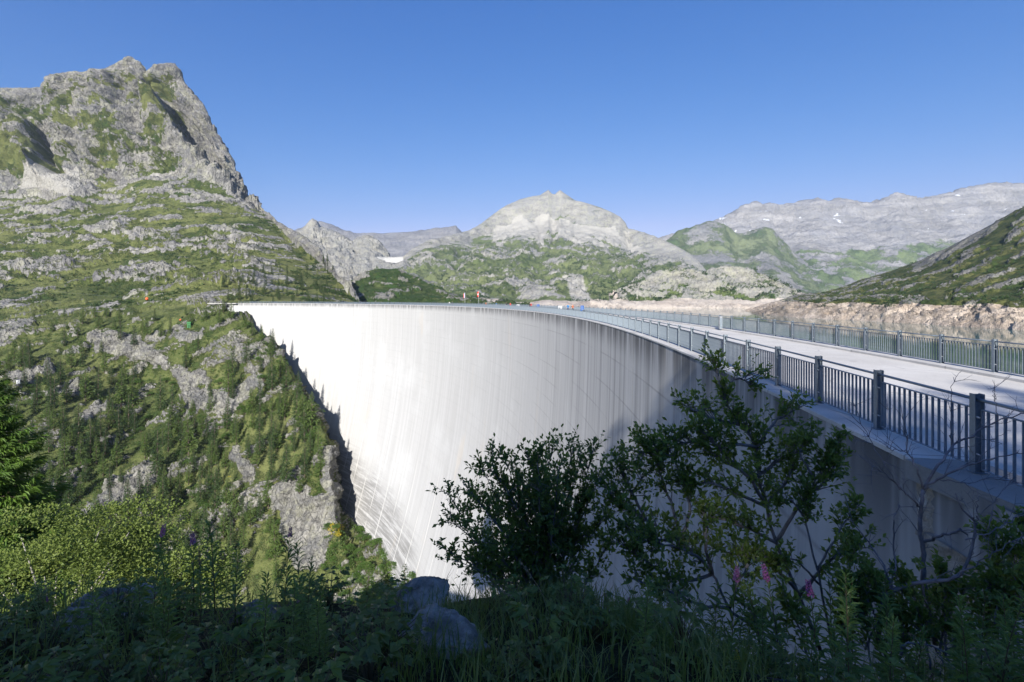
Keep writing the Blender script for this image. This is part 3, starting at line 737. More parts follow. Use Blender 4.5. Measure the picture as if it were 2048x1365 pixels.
PH0 = -8.31                                     # a railing post stands here (degrees)
DPH = math.degrees(2.48 / DR)
PH_A, PH_B = -10.5, 69.0
dam = empty("arch_dam", (float(DC[0] + DR), float(DC[1]), 0))
tag(dam, "huge pale concrete arch dam curving across the gorge", "dam")
def dpart(name, me):
    o = add(name, me, dam); o.matrix_parent_inverse = dam.matrix_world.inverted() if False else Matrix.Translation(-dam.location); return o
BL = 12.0 / DR * 180 / math.pi
k0 = math.floor(PH_A / BL); edges = [PH_A] + [k * BL for k in range(k0 + 1, int(PH_B / BL) + 1)] + [PH_B]
ts = np.concatenate([np.linspace(.09, 12, 9), np.linspace(15, 170, 48)])
for a, b in zip(edges[:-1], edges[1:]):
    if b - a < .4: continue
    gap = .0016
    cs = np.radians(np.linspace(a + gap, b - gap, 11))
    r = (294.52 - face_off(ts))[:, None] + 0 * cs[None]
    P = dam_pt(r, cs[None] + 0 * r, -ts[:, None] + 0 * r).reshape(-1, 3)
    fr = grid_faces(len(ts), len(cs))[:, ::-1]; nv = len(P)
    V = [P]; FF = [fr]; UU = [(cs[None] * DR + 0 * r).ravel()]; VV = [(ts[:, None] + 0 * r).ravel()]
    for e_, flip in ((cs[:1], False), (cs[-1:], True)):          # returns into the joint
        r2 = (294.52 - face_off(ts))[:, None] + np.array([[0, .4]])
        V.append(dam_pt(r2, e_[None] + 0 * r2, -ts[:, None] + 0 * r2).reshape(-1, 3)); f2 = grid_faces(len(ts), 2) + nv
        FF.append(f2 if not flip else f2[:, ::-1]); nv += 2 * len(ts)
        UU.append((e_[None] * DR + 0 * r2).ravel()); VV.append((ts[:, None] + 0 * r2).ravel())
    me = mesh_np("block", np.concatenate(V), np.concatenate(FF), M_dam, True)
    uv_set(me, np.concatenate(UU), np.concatenate(VV))
    o = dpart("concrete_block", me)

# crest: outer ledge, roadway, upstream kerb and upstream wall, as sweeps along the arc
def sweep(name, prof, mat, a=-13.0, b=PH_B, n=330, close=True):
    prof = np.array(prof, float); ph = np.radians(np.linspace(a, b, n))
    P = dam_pt(prof[None, :, 0] + 0 * ph[:, None], ph[:, None] + 0 * prof[None, :, 0], prof[None, :, 1] + 0 * ph[:, None])
    m = len(prof); f = grid_faces(n, m)
    if close:
        i = np.arange(n - 1) * m
        f = np.vstack([f, np.stack([i + m - 1, i, i + m, i + 2 * m - 1], -1)])
    me = mesh_np(name, P.reshape(-1, 3), [f, np.array([list(range(m))[::-1], [(n - 1) * m + k for k in range(m)]])] if close else f, mat, False)
    uv_set(me, (ph[:, None] * DR + 0 * prof[None, :, 0]).ravel(), (-prof[None, :, 1] + 0 * ph[:, None]).ravel())
    return me
def road_mat(name, c1, c2, sc=1.0):
    t = NT(name); c = t.coord()
    a = t.noise(c, 26 * sc, 5, .7); b = t.noise(c, .5 * sc, 5, .6); g = t.noise(c, 120 * sc, 2, .6)
    col = t.mix(t.ramp(t.math('ADD', t.math('MULTIPLY', a, .4), t.math('MULTIPLY', b, .6)), .35, .65), c1, c2)
    col = t.mix(t.math('MULTIPLY', t.ramp(g, .5, .7), .30), col, tuple(x * .45 for x in c1))
    col = t.mix(t.math('MULTIPLY', t.ramp(t.noise(c, .9, 6, .75, .8), .56, .70), .35), col, tuple(x * .6 for x in c1))
    sp = t.n('ShaderNodeSeparateXYZ'); t.set(sp.inputs[0], t.n('ShaderNodeUVMap', uv_map='arc').outputs[0])
    jm = t.math('PINGPONG', sp.outputs[0], 3.0 if sc > .8 else 6.0)
    col = t.mix(t.math('MULTIPLY', t.ramp(jm, .012, .03, 1, 0), .65), col, tuple(x * .35 for x in c1))
    pt = t.n('ShaderNodeTexVoronoi', feature='DISTANCE_TO_EDGE'); t.set(pt.inputs['Vector'], t.scale(c, (1, 1, .01))); pt.inputs['Scale'].default_value = .22
    col = t.mix(t.math('MULTIPLY', t.ramp(pt.outputs[0], .0, .012, 1, 0), t.ramp(b, .45, .6, 0, .55)), col, tuple(x * .4 for x in c1))
    t.bsdf(col, .9, t.bump(t.math('ADD', a, g), .35, .01), 0, .2)
    return t.m
M_ledge = road_mat("ledge_concrete", (.42,.405,.38), (.58,.565,.53), 1.0)
M_road = road_mat("crest_paving", (.49,.465,.42), (.61,.585,.535), .6)
PH_L = -8.19     # west of here the ledge belongs to the abutment
dpart("ledge", sweep("ledge", [(294.48, -.10), (294.48, -.02), (294.51, 0), (295.42, 0), (295.45, -.02), (295.45, -.10)], M_ledge, PH_L))
dpart("roadway", sweep("roadway", [(294.75, -.6), (294.75, -.11), (295.46, -.108), (299.3, -.05), (303.2, -.12), (303.2, -.6)], M_road, -12.5))
dpart("upstream_kerb", sweep("kerb", [(303.2, -.6), (303.2, -.03), (303.22, -.01), (304.1, -.01), (304.14, -.05), (304.14, -.6)], M_ledge, -12.5))
dpart("upstream_wall", sweep("upstream_wall", [(300.0, -.62), (303.9, -.62), (303.9, -60.0), (300.0, -60.0)], M_dam, -12.5))
# far end of the arch: a thickened block on the left bank with a gallery mouth's shade painted as a near-black box
def polar_box(name, r0, r1, a, b, z0, z1, mat, n=8):
    me = sweep(name, [(r0, z0), (r0, z1), (r1, z1), (r1, z0)], mat, a, b, n); return dpart(name, me)
polar_box("abutment_block", 294.0, 304.0, 68.98, 71.6, -14, -.36, M_dam)
polar_box("abutment_slab", 292.6, 304.2, 68.2, 73.0, -.34, -.01, M_ledge)
polar_box("gallery_mouth_shade", 293.8, 294.4, 69.6, 71.0, -2.6, -1.2, plain("painted_opening_shade", (.03,.03,.03)))

# near abutment: low ledge, thick footing with rough broken concrete
def rough_block(name, pts, mat, amp=.03, nsub=14, seed=0):
    """six sided block from 8 corners with uneven faces"""
    bm = bmesh.new(); vs = [bm.verts.new(p) for p in pts]
    for f in [(0,3,2,1),(4,5,6,7),(0,1,5,4),(1,2,6,5),(2,3,7,6),(3,0,4,7)]: bm.faces.new([vs[i] for i in f])
    bmesh.ops.subdivide_edges(bm, edges=bm.edges[:], cuts=nsub, use_grid_fill=True)
    bm.normal_update()
    co = np.array([v.co[:] for v in bm.verts]); nn = np.array([v.normal[:] for v in bm.verts])
    d = fbm(co * 2.2, 4, seed) * amp
    for v, n, k in zip(bm.verts, nn, d): v.co += Vector(n * k)
    me = bpy.data.meshes.new(name); bm.to_mesh(me); bm.free(); me.materials.append(mat)
    return me
def rough_conc():
    t = NT("rough_concrete"); c = t.coord()
    a = t.noise(c, 3.0, 6, .7); b = t.noise(c, 22, 4, .7); w = t.noise(t.scale(c, (1, 1, .5)), 1.6, 5, .7, .6)
    col = t.mix(t.ramp(a, .35, .65), (.25,.215,.17), (.40,.36,.30))
    col = t.mix(t.math('MULTIPLY', t.ramp(w, .55, .66), .75), col, (.62,.61,.58))
    col = t.mix(t.math('MULTIPLY', t.ramp(b, .55, .75), .5), col, (.12,.11,.10))
    t.bsdf(col, .92, t.bump(t.math('ADD', a, t.math('MULTIPLY', b, .3)), .8, .08), 0, .15)
    return t.m
M_rough = rough_conc()
wing = empty("abutment_wall", (7.0, 4.0, -1.0))
tag(wing, "brownish concrete abutment under the near end of the railing", "wall")
def wpart(name, me):
    o = add(name, me, wing); o.matrix_parent_inverse = Matrix.Translation(-wing.location); return o
wpart("ledge_slab", rough_block("ledge_slab", [(6.02,-3,-.30),(7.05,-3,-.30),(7.30,8.0,-.30),(6.25,8.0,-.30),(6.02,-3,-.005),(7.05,-3,-.005),(7.30,8.0,-.005),(6.25,8.0,-.005)], M_ledge, .012, 16, 1))
wpart("footing", rough_block("footing", [(6.16,-3,-1.15),(7.0,-3,-1.15),(7.25,7.9,-1.15),(6.34,7.9,-1.15),(6.12,-3,-.31),(7.0,-3,-.31),(7.25,7.9,-.31),(6.36,7.9,-.31)], M_rough, .05, 20, 2))
wpart("footing_step", rough_block("footing_step", [(5.62,-3,-3.6),(7.0,-3,-3.6),(7.2,7.6,-4.6),(6.1,7.6,-4.6),(5.72,-3,-.92),(7.0,-3,-1.1),(7.2,7.6,-1.1),(6.22,7.6,-.98)], M_rough, .10, 20, 3))
# ------------------------------------------------------------------ railings along the crest
def steel():
    t = NT("railing_steel"); c = t.coord()
    n = t.noise(c, 9, 5, .7); g = t.noise(c, 90, 3, .7)
    col = t.mix(t.ramp(n, .35, .65), (.15,.185,.22), (.21,.25,.285))
    col = t.mix(t.math('MULTIPLY', t.ramp(g, .55, .75), .4), col, (.30,.32,.34))
    t.bsdf(col, t.ramp(n, .3, .7, .42, .62), t.bump(g, .25, .004), .35, .5)
    return t.m
M_steel = steel()
M_galv = plain("galvanised_bolt", (.55,.57,.58), .45, .6)
BAY = 2.48
def post_mesh(h=1.15):
    mb = MB()   # rolled H section, flanges along the railing, with foot plate
    mb.box((-.065, -.055, .014), (-.053, .055, h)); mb.box((.053, -.055, .014), (.065, .055, h)); mb.box((-.053, -.004, .014), (.053, .004, h - .002))
    mb.box((-.09, -.075, 0), (.09, .075, .014))
    me = mb.mesh("post", M_steel); return me
def bolt_mesh():
    mb = MB(); mb.tube([(-.040, -.104, 0), (-.040, .104, 0)], .013, 6)
    return mb.mesh("bracket", M_galv)
def picket_mesh():
    mb = MB(); mb.box((-.02, -.005, .085), (.02, .005, .925)); return mb.mesh("picket", M_steel)
NPK = 15
YS = [BAY * .5 + (k - (NPK - 1) / 2) * (BAY - .42) / (NPK - 1) for k in range(NPK)]
def panel_mesh(pickets):
    mb = MB()
    y0, y1 = .105, BAY - .105
    mb.box((-.025, y0, .925), (.025, y1, .94)); mb.box((-.025, y0, .07), (.025, y1, .085))
    mb.box((-.022, y0 + .001, .085), (.022, y0 + .011, .925)); mb.box((-.022, y1 - .011, .085), (.022, y1 - .001, .925))
    if pickets:
        for y in YS: mb.box((-.02, y - .005, .085), (.02, y + .005, .925))
    return mb.mesh("panel", M_steel)
def handrail_mesh():
    mb = MB(); mb.tube([(-.01, .006, 1.07), (-.01, BAY * .5, 1.07), (-.01, BAY - .006, 1.07)], .023, 8); return mb.mesh("handrail", M_steel, True)
ME_post, ME_bolt, ME_pick, ME_pan, ME_panp, ME_hr = post_mesh(), bolt_mesh(), picket_mesh(), panel_mesh(False), panel_mesh(True), handrail_mesh()
def railing(name, label, r, z0, ph0, near):
    dph = math.degrees(BAY / r)
    n0 = -3
    n1 = int((PH_B - .3 - ph0) / dph)
    mid = dam_pt(np.array(r), np.array(R(10.0)), np.array(z0))
    root = empty(name, tuple(float(v) for v in mid))
    tag(root, label, "railing")
    inv = Matrix.Translation(-root.location)
    for k in range(n0, n1 + 1):
        a = R(ph0 + k * dph); b = R(ph0 + (k + 1) * dph)
        p = dam_pt(np.array(r), np.array(a), np.array(z0)); q = dam_pt(np.array(r), np.array(b), np.array(z0))
        loc = tuple(float(v) for v in p)
        rz = math.atan2(q[1] - p[1], q[0] - p[0]) - math.pi / 2
        o = add("post", ME_post, root, loc, rz); o.matrix_parent_inverse = inv
        if k < 16:
            for z in (.28, .82): add("bracket", ME_bolt, o, (0, 0, z))
        if k == n1: break
        is_near = k < near
        pn_ = add("panel", ME_pan if is_near else ME_panp, root, loc, rz); pn_.matrix_parent_inverse = inv
        h = add("handrail", ME_hr, root, loc, rz); h.matrix_parent_inverse = inv
        if is_near:
            for y in YS:
                pk = add("picket", ME_pick, pn_, (0, y, 0))
    return root
railing("downstream_railing", "blue-grey steel picket railing on the ledge above the dam face", 295.0, 0.0, PH0, 12)
railing("upstream_railing", "blue-grey steel picket railing on the lake side of the crest road", 303.65, -.01, PH0 + .30, 10)

# ------------------------------------------------------------------ small things on and around the crest
def on_crest(pxx, r):
    """crest point of radius r that shows at column pxx of the photograph (the far branch of the arc)"""
    ph = np.radians(np.linspace(-2, 68, 4000)); X = DC[0] + r * np.cos(ph); Y = DC[1] + r * np.sin(ph)
    u = 1024 + F * X / Y
    return ph[int(np.argmin(np.abs(u - pxx)))]
def crest_loc(pxx, r, z=-.1):
    a = on_crest(pxx, r); p = dam_pt(np.array(r), np.array(a), np.array(z)); return tuple(float(v) for v in p), a

M_skin = plain("skin", (.52,.34,.25), .6, 0, .06)
def cloth(name, col): return plain(name, col, .85, 0, .18, 8)
def body_mesh(stride=.22, arm=.12, lean=.03):
    """one continuous walking figure, 1.72 m, grown over a jointed skeleton"""
    J = {'pel': (0,0,.95,.135,.10), 'waist': (0,.01,1.08,.125,.09), 'chest': (0,.02+lean,1.30,.155,.105), 'neckb': (0,.03+lean,1.46,.075,.065), 'neck': (0,.04+lean,1.53,.052,.052), 'head': (0,.055+lean,1.62,.078,.092), 'top': (0,.055+lean,1.70,.060,.070)}
    E = [('pel','waist'),('waist','chest'),('chest','neckb'),('neckb','neck'),('neck','head'),('head','top')]
    for s, sd in ((-1,'l'),(1,'r')):
        st = stride * s
        J['hip'+sd] = (.09*s,0,.90,.092,.092); J['knee'+sd] = (.095*s,.03+st*.45,.50,.062,.062); J['ank'+sd] = (.10*s,st*.8-.02,.09,.042,.045); J['toe'+sd] = (.11*s,st*.8+.14,.035,.035,.028)
        J['sh'+sd] = (.175*s,.02+lean,1.41,.058,.058); J['elb'+sd] = (.235*s,.0-arm*s,1.13,.043,.043); J['wr'+sd] = (.225*s,.08-arm*s*1.4,.90,.030,.030); J['hand'+sd] = (.215*s,.11-arm*s*1.4,.82,.032,.018)
        E += [('pel','hip'+sd),('hip'+sd,'knee'+sd),('knee'+sd,'ank'+sd),('ank'+sd,'toe'+sd),('chest','sh'+sd),('sh'+sd,'elb'+sd),('elb'+sd,'wr'+sd),('wr'+sd,'hand'+sd)]
    K = list(J); me = bpy.data.meshes.new("body_skeleton")
    me.from_pydata([J[k][:3] for k in K], [(K.index(a), K.index(b)) for a, b in E], [])
    o = bpy.data.objects.new("tmp", me); COL.objects.link(o)
    m = o.modifiers.new("s", 'SKIN')
    for k, sv in zip(K, me.skin_vertices[0].data): sv.radius = J[k][3:]; sv.use_root = (k == 'pel')
    o.modifiers.new("d", 'SUBSURF').levels = 1
    bpy.context.view_layer.update()
    ev = o.evaluated_get(bpy.context.evaluated_depsgraph_get())
    out = bpy.data.meshes.new_from_object(ev)
    bpy.data.objects.remove(o)
    return out
BODY = [body_mesh(.22, .12, .03), body_mesh(.10, .06, .02)]
def person(pxx, r, face, shirt, pants, hair, label, variant=0, pack=None, h=1.0):
    loc, a = crest_loc(pxx, r)
    root = empty("person", loc, face)
    root.scale = (h, h, h)
    me = BODY[variant].copy(); me.materials.clear()
    mats = [shirt, pants, M_skin, hair]
    for m in mats: me.materials.append(m)
    for p in me.polygons:
        c = p.center
        if c.z < .97 and abs(c.x) < .19 and not (c.z > .7 and abs(c.x) > .165): p.material_index = 1
        elif c.z > 1.60 and (c.y < .06 or c.z > 1.67): p.material_index = 3
        elif c.z > 1.49 or (abs(c.x) > .185 and c.z < 1.10): p.material_index = 2
        else: p.material_index = 0
        p.use_smooth = True
    add("body", me, root)
    mb = MB(); mb.tube([(0,.150,1.615),(0,.165,1.60)], [.010, .014], 5); mb.box((-.035,.135,1.632), (-.018,.148,1.640)); mb.box((.018,.135,1.632), (.035,.148,1.640)); mb.box((-.022,.138,1.566), (.022,.146,1.572))
    add("face", mb.mesh("face", M_skin), root)
    if pack:
        mb = MB(); V = []
        for z, w, d in ((1.0,.13,.10),(1.06,.16,.17),(1.25,.165,.19),(1.40,.14,.15),(1.47,.10,.08)):
            V += [(-w,-.09,z),(w,-.09,z),(w*.9,-.09-d,z),(-w*.9,-.09-d,z)]
        f = []
        for k in range(4):
            for j in range(4): f.append((4*k+j, 4*k+(j+1)%4, 4*k+4+(j+1)%4, 4*k+4+j))
        f += [(3,2,1,0),(16,17,18,19)]
        mb.put(V, None, f); add("backpack", mb.mesh("backpack", pack, True), root)
    tag(root, label, "person", "walkers on the dam crest")
    return root
hairs = [cloth("brown_hair", (.06,.035,.02)), cloth("dark_hair", (.02,.015,.012)), cloth("fair_hair", (.30,.22,.12))]
navy, jean, black, beige = cloth("navy_cloth", (.03,.045,.10)), cloth("denim", (.08,.12,.22)), cloth("black_cloth", (.02,.02,.022)), cloth("beige_cloth", (.42,.36,.27))
sky_b, purple, red, white, orange = cloth("sky_blue_cloth", (.03,.16,.36)), cloth("purple_cloth", (.22,.06,.30)), cloth("red_cloth", (.55,.05,.04)), cloth("white_cloth", (.75,.74,.72)), cloth("orange_cloth", (.36,.13,.06))
person(1136, 299.6, 2.9, sky_b, navy, hairs[0], "walker in a bright blue jacket with a blue backpack", 0, sky_b, 1.02)
person(1145.5, 300.6, 2.9, orange, black, hairs[1], "walker in an orange top with a purple backpack", 1, purple, .97)
person(1062, 299.5, 0.3, red, black, hairs[1], "walker in a red shirt beside one in black on the crest", 0, None, 1.0)
person(1060, 298.4, 0.3, black, navy, hairs[0], "walker in black next to the one in red", 1, None, 1.02)
person(1021, 298.8, 2.6, red, jean, hairs[2], "distant walker in a red top and jeans", 0, None, .98)
person(1013, 299.5, 0.6, navy, beige, hairs[1], "distant walker in navy blue with beige trousers", 1, black, 1.0)
person(993, 299.0, 2.4, sky_b, jean, hairs[0], "far walker in sky blue near the Swiss flag", 0, None, 1.0)
person(972, 299.4, .9, orange, navy, hairs[1], "far walker in orange right of the Swiss flag", 1, None, 1.0)
person(899, 299.0, 1.0, white, jean, hairs[2], "far walker in a white shirt left of both flags", 0, None, 1.0)
person(905, 300.0, 2.2, navy, black, hairs[1], "far walker in dark clothes left of both flags", 1, None, 1.0)

M_blue = plain("blue_enamel", (.03,.11,.34), .4, 0, .12)
M_white = plain("white_paint", (.55,.55,.54), .5, 0, .06)
M_grey = plain("grey_metal", (.24,.25,.26), .6, .1)
def info_board(pxx, r, w, h, mat, label, z=.0):
    loc, a = crest_loc(pxx, r)
    root = empty("information_board", loc, a + math.pi / 2 - 1.2)
    for s in (-1, 1):
        mb = MB(); mb.box((s*w*.38-.03, -.03, 0), (s*w*.38+.03, .03, .45 + h)); add("leg", mb.mesh("leg", M_grey), root)
    mb = MB(); mb.box((-w/2, -.075, .35), (w/2, -.031, .35 + h)); bd = add("board", mb.mesh("board", mat), root)
    mb = MB()
    for k in range(5):
        zz = .35 + h * (.85 - .16 * k); mb.box((-w*.40, -.079, zz - .03), (w*(.40 if k % 2 else .15), -.0755, zz))
    add("printed_lines", mb.mesh("print", M_white if mat is M_blue else M_grey), bd)
    tag(root, label, "sign", "boards along the crest road")
info_board(1164, 302.6, 0.8, 1.05, M_blue, "large blue information board nearest along the crest road")
info_board(1076, 302.4, 0.9, 1.0, M_blue, "smaller-looking blue board farther along the crest road")
info_board(1120, 302.6, 1.1, .8, M_white, "white board between the two blue boards on the crest")
info_board(1036, 302.6, 1.1, .8, M_white, "far white board behind the walkers in red and black")
def kiosk(pxx, r, label):
    loc, a = crest_loc(pxx, r)
    root = empty("crest_cabinet", loc, a); mb = MB(); mb.box((-.12,-.12,.08),(.12,.12,1.12)); add("body", mb.mesh("cab", M_grey), root)
    mb = MB(); mb.put([(-.15,-.15,1.12),(.15,-.15,1.12),(.15,.15,1.12),(-.15,.15,1.12),(-.12,-.12,1.17),(.12,-.12,1.17),(.12,.12,1.17),(-.12,.12,1.17)], None, [(0,3,2,1),(4,5,6,7),(0,1,5,4),(1,2,6,5),(2,3,7,6),(3,0,4,7)]); add("lid", mb.mesh("lid", M_grey), root)
    mb = MB(); mb.box((-.10,-.126,.14),(.10,-.121,1.04)); d = add("door", mb.mesh("door", M_steel), root)
    tag(root, label, "cabinet")
kiosk(1441, 303.0, "grey metal cabinet against the lake side railing")

def flag(pxx, r, kind, label, hp):
    loc, a = crest_loc(pxx, r, 0)
    root = empty("flagpole", loc, 0)
    mb = MB(); mb.tube([(0,0,0),(0,0,hp*.5),(0,0,hp)], [.055,.045,.03], 8); add("pole", mb.mesh("pole", M_white, True), root)
    mb = MB(); mb.tube([(0,0,hp),(0,0,hp+.06),(0,0,hp+.1)], [.05,.06,.02], 8); add("finial", mb.mesh("finial", M_galv, True), root)
    w, h = .95, 1.9                        # cloth hanging limp beside the pole in folds
    nu, nv = 12, 14; V = []
    for j in range(nv):
        for i in range(nu):
            s = i / (nu - 1); q = j / (nv - 1)
            V.append((-.03 - s * w * .55, .16 * math.sin(s * 9 + q * 1.4) * (s ** .5), hp - .15 - q * h - .35 * s * (1 - .3 * q)))
    V = np.array(V); f = grid_faces(nv, nu)
    t = NT("flag_" + kind)
    uvv = t.n('ShaderNodeSeparateXYZ'); t.set(uvv.inputs[0], t.n('ShaderNodeUVMap', uv_map='arc').outputs[0])
    u, v = uvv.outputs[0], uvv.outputs[1]
    def rect(x0, x1, y0, y1):
        a1 = t.math('MULTIPLY', t.math('GREATER_THAN', u, x0), t.math('LESS_THAN', u, x1)); b1 = t.math('MULTIPLY', t.math('GREATER_THAN', v, y0), t.math('LESS_THAN', v, y1))
        return t.math('MULTIPLY', a1, b1)
    if kind == 'cross':
        m = t.math('MAXIMUM', rect(.2, .8, .41, .59), rect(.4, .6, .29, .71)); col = t.mix(m, (.62,.03,.02), (.8,.8,.8))
    else:
        col = t.mix(t.math('GREATER_THAN', u, .34), (.03,.07,.32), t.mix(t.math('GREATER_THAN', u, .67), (.75,.75,.75), (.60,.04,.04)))
    t.bsdf(col, .8)
    me = mesh_np("cloth", V, f, t.m, True)
    uv_set(me, np.tile(np.linspace(0, 1, nu), nv), np.repeat(np.linspace(0, 1, nv), nu))
    add("flag_cloth", me, root)
    tag(root, label, "flag", "flags on the dam crest")
flag(957.5, 304.6, 'cross', "red Swiss flag with white cross on a white pole", 5.6)
flag(930, 304.6, 'tri', "blue, white and red flag on a white pole", 5.2)

# old dam far behind, in the notch between the granite spire and the central mountain
def old_dam():
    Y = 2380.0; x0, _, z0 = px(754, 514, Y); x1, _, z1 = px(807, 514, Y)
    n = 22; V = []; 
    for i in range(n):
        s = i / (n - 1); x = x0 + (x1 - x0) * s; bow = 26 * math.sin(math.pi * s)
        zb = z0 - 27
        for (dy, z) in ((-3, zb), (-2, z0 - 1.2), (-3.5, z0 - 1.2), (-3.5, z0), (3, z0), (3, zb)): V.append((x, Y + bow + dy, z))
    me = mesh_np("old_dam_wall", np.array(V), grid_faces(n, 6), plain("old_dam_concrete", (.42,.415,.40), .9, 0, .15, .05), False)
    root = empty("old_dam", ((x0 + x1) / 2, Y, z0 - 27))
    o = add("wall", me, root); o.matrix_parent_inverse = Matrix.Translation(-root.location)
    mb = MB()
    for i in range(0, n - 1):
        s = (i + .5) / (n - 1); x = x0 + (x1 - x0) * s; bow = 26 * math.sin(math.pi * s); mb.box((x - .5, Y + bow - 3.4, z0), (x + .5, Y + bow + 2.6, z0 + 1.6))
    o = add("parapet", mb.mesh("parapet", M_white), root); o.matrix_parent_inverse = Matrix.Translation(-root.location)
    tag(root, "small white dam far off in the notch between two mountains", "dam")
old_dam()
# ------------------------------------------------------------------ trees and shrubs of the slopes
M_bark = plain("conifer_bark", (.11,.085,.065), .95, 0, .35, 4)
M_spruce = leafmat("spruce_needles", (.026,.050,.016), (.060,.100,.028), .6, .2, .5, (.042,.076,.021))
M_larch = leafmat("larch_needles", (.060,.100,.024), (.120,.170,.042), .6, .25, .5, (.090,.140,.030))
M_alder = leafmat("alder_leaves", (.045,.095,.018), (.100,.170,.034), .55, .25, .4, (.075,.135,.022))
M_willow = leafmat("willow_leaves", (.085,.130,.026), (.19,.235,.055), .55, .3, 1.2, (.14,.18,.04))

def conifer(seed, h=12.0, width=.20, nbr=110, needles=13, droop=.25, airy=0.0, crown0=.08, nl=.42, ls=1.0):
    """trunk mesh and crown mesh: whorled boughs, each a drooping spray of small needle tufts"""
    r = np.random.default_rng(seed)
    tr = MB(); lean = r.normal(0, .012, 2) * h
    hs = np.linspace(0, 1, 9)
    pts = np.stack([lean[0] * hs ** 2, lean[1] * hs ** 2, hs * h], -1)
    tr.tube(pts, h * .016 * (1 - hs) ** .8 + .012, 7)
    cr = MB(); B = []; D = []; N = []; L = []
    lop = r.uniform(0, 6.28)
    for k in range(nbr):
        q = crown0 + (1 - crown0) * ((k + r.uniform(0, 1)) / nbr) ** .92
        az = k * 2.39996 + r.normal(0, .35)
        prof = (1 - q) ** .72 * (1 + .12 * math.cos(az - lop)) * (.72 + .28 * min(1, (q - crown0) * 6 + .15))
        ln = h * width * prof * r.uniform(.62, 1.14) + .12
        if airy and r.uniform() < airy * .35: ln *= .45
        rise = (.20 - droop * (1 - q) * 1.2) + r.normal(0, .07)
        c0 = np.array([lean[0] * q * q, lean[1] * q * q, q * h])
        out = np.array([math.cos(az), math.sin(az), 0])
        m = max(3, int(needles * (.35 + .65 * prof)))
        s = (np.arange(m) + r.uniform(0, 1, m)) / m; s = .12 + .9 * s
        p = c0 + out * (ln * s)[:, None] + np.array([0, 0, 1]) * (ln * (rise * s - droop * .9 * s ** 2 + .22 * s ** 4))[:, None]
        side = np.cross(out, [0, 0, 1])
        w = r.normal(0, 1, m) * ln * .16 * (1.1 - s * .7)
        p = p + side * w[:, None] + np.array([0, 0, 1]) * r.normal(-.02, .035, m)[:, None] * ln
        d = out * .8 + side * (np.sign(w) * r.uniform(.1, .9, m))[:, None] + np.array([0, 0, 1]) * r.normal(-.15 - droop * .5, .25, m)[:, None]
        B.append(p); D.append(d); N.append(np.array([0, 0, 1]) + r.normal(0, .35, (m, 3)))
        L.append((ln * r.uniform(.20, .38, m) + .16 * h / 12) * ls)
        if k % 2 == 0 and ln > .5:
            tr.tube([c0, c0 + out * ln * .45 + np.array([0, 0, ln * (rise * .45 - droop * .18)]), c0 + out * ln * .9 + np.array([0, 0, ln * (rise * .9 - droop * .7)])], [h * .0028, h * .0018, h * .0006], 4, False)
    B, D, N, L = np.concatenate(B), np.concatenate(D), np.concatenate(N), np.concatenate(L)
    cr.leaves(B, D, N, L * (1.15 if airy else 1.0), L * nl, .25, .18)
    return tr, cr

def broadleaf(seed, h=3.0, w=3.2, n=900, leaf=.22):
    """shrub: several stems, foliage in uneven clumps with gaps"""
    r = np.random.default_rng(seed)
    st = MB(); cl = []
    k = 16
    for i in range(k):
        az = r.uniform(0, 6.28); rad = w * .5 * math.sqrt(r.uniform(.02, 1)); z = h * (1 - .55 * (rad / (w * .5)) ** 2) * r.uniform(.55, 1.0)
        c = np.array([rad * math.cos(az), rad * math.sin(az), z]); cl.append((c, r.uniform(.16, .30) * w))
        st.tube([(c[0] * .08, c[1] * .08, -.3), c * np.array([.35, .35, .5]) + r.normal(0, .06, 3), c], [h * .016, h * .010, h * .003], 5, False)
    lv = MB(); B = []; D = []
    for c, rad in cl:
        m = n // k
        v = r.normal(0, 1, (m, 3)); v /= np.linalg.norm(v, axis=1, keepdims=True); v[:, 2] = np.abs(v[:, 2]) * .9 - .25
        B.append(c + v * (rad * r.uniform(.45, 1.05, m) ** .6)[:, None] * np.array([1, 1, .75])); D.append(v + r.normal(0, .6, (m, 3)))
    B = np.concatenate(B); D = np.concatenate(D); B[:, 2] = np.maximum(B[:, 2], .05)
    lv.leaves(B, D, np.array([0, 0, 1]) + r.normal(0, .5, B.shape), leaf * r.uniform(.7, 1.3, len(B)), leaf * .75 * r.uniform(.7, 1.2, len(B)))
    return st, lv

def family(kind, trunks, crowns, tn, cn):
    return [(t.mesh(kind + "_trunk", M_bark, True), c) for t, c in zip(trunks, crowns)]
SPR, LAR, ALD, FAR = [], [], [], []
for sd in range(6):
    t, c = conifer(100 + sd, 12, .115 + .022 * (sd % 3), 130, 13, .30, 0, .04 + .03 * (sd % 2)); SPR.append((t.mesh("spruce_trunk", M_bark, True), c.mesh("spruce_crown", M_spruce)))
for sd in range(5):
    t, c = conifer(140 + sd, 12, .165 + .025 * (sd % 3), 115, 14, .12, .6, .12, .50); LAR.append((t.mesh("larch_trunk", M_bark, True), c.mesh("larch_crown", M_larch)))
for sd in range(5):
    t, c = broadleaf(180 + sd, 2.6 + .5 * (sd % 2), 3.4, 1000, .26); ALD.append((t.mesh("shrub_stems", M_bark, True), c.mesh("shrub_leaves", M_alder)))

def surface_at(name, x, y, tol=14):
    """nearest visible spot of a terrain at a spot of the photograph"""
    Q, u, v, rk = SURF[name]
    d = np.hypot(u - x, v - y)
    k = np.argpartition(d, 12)[:12]
    k = k[d[k] < max(tol, d.min() * 1.5)]
    i = k[np.argmin(Q[k, 1])]
    return Q[i]

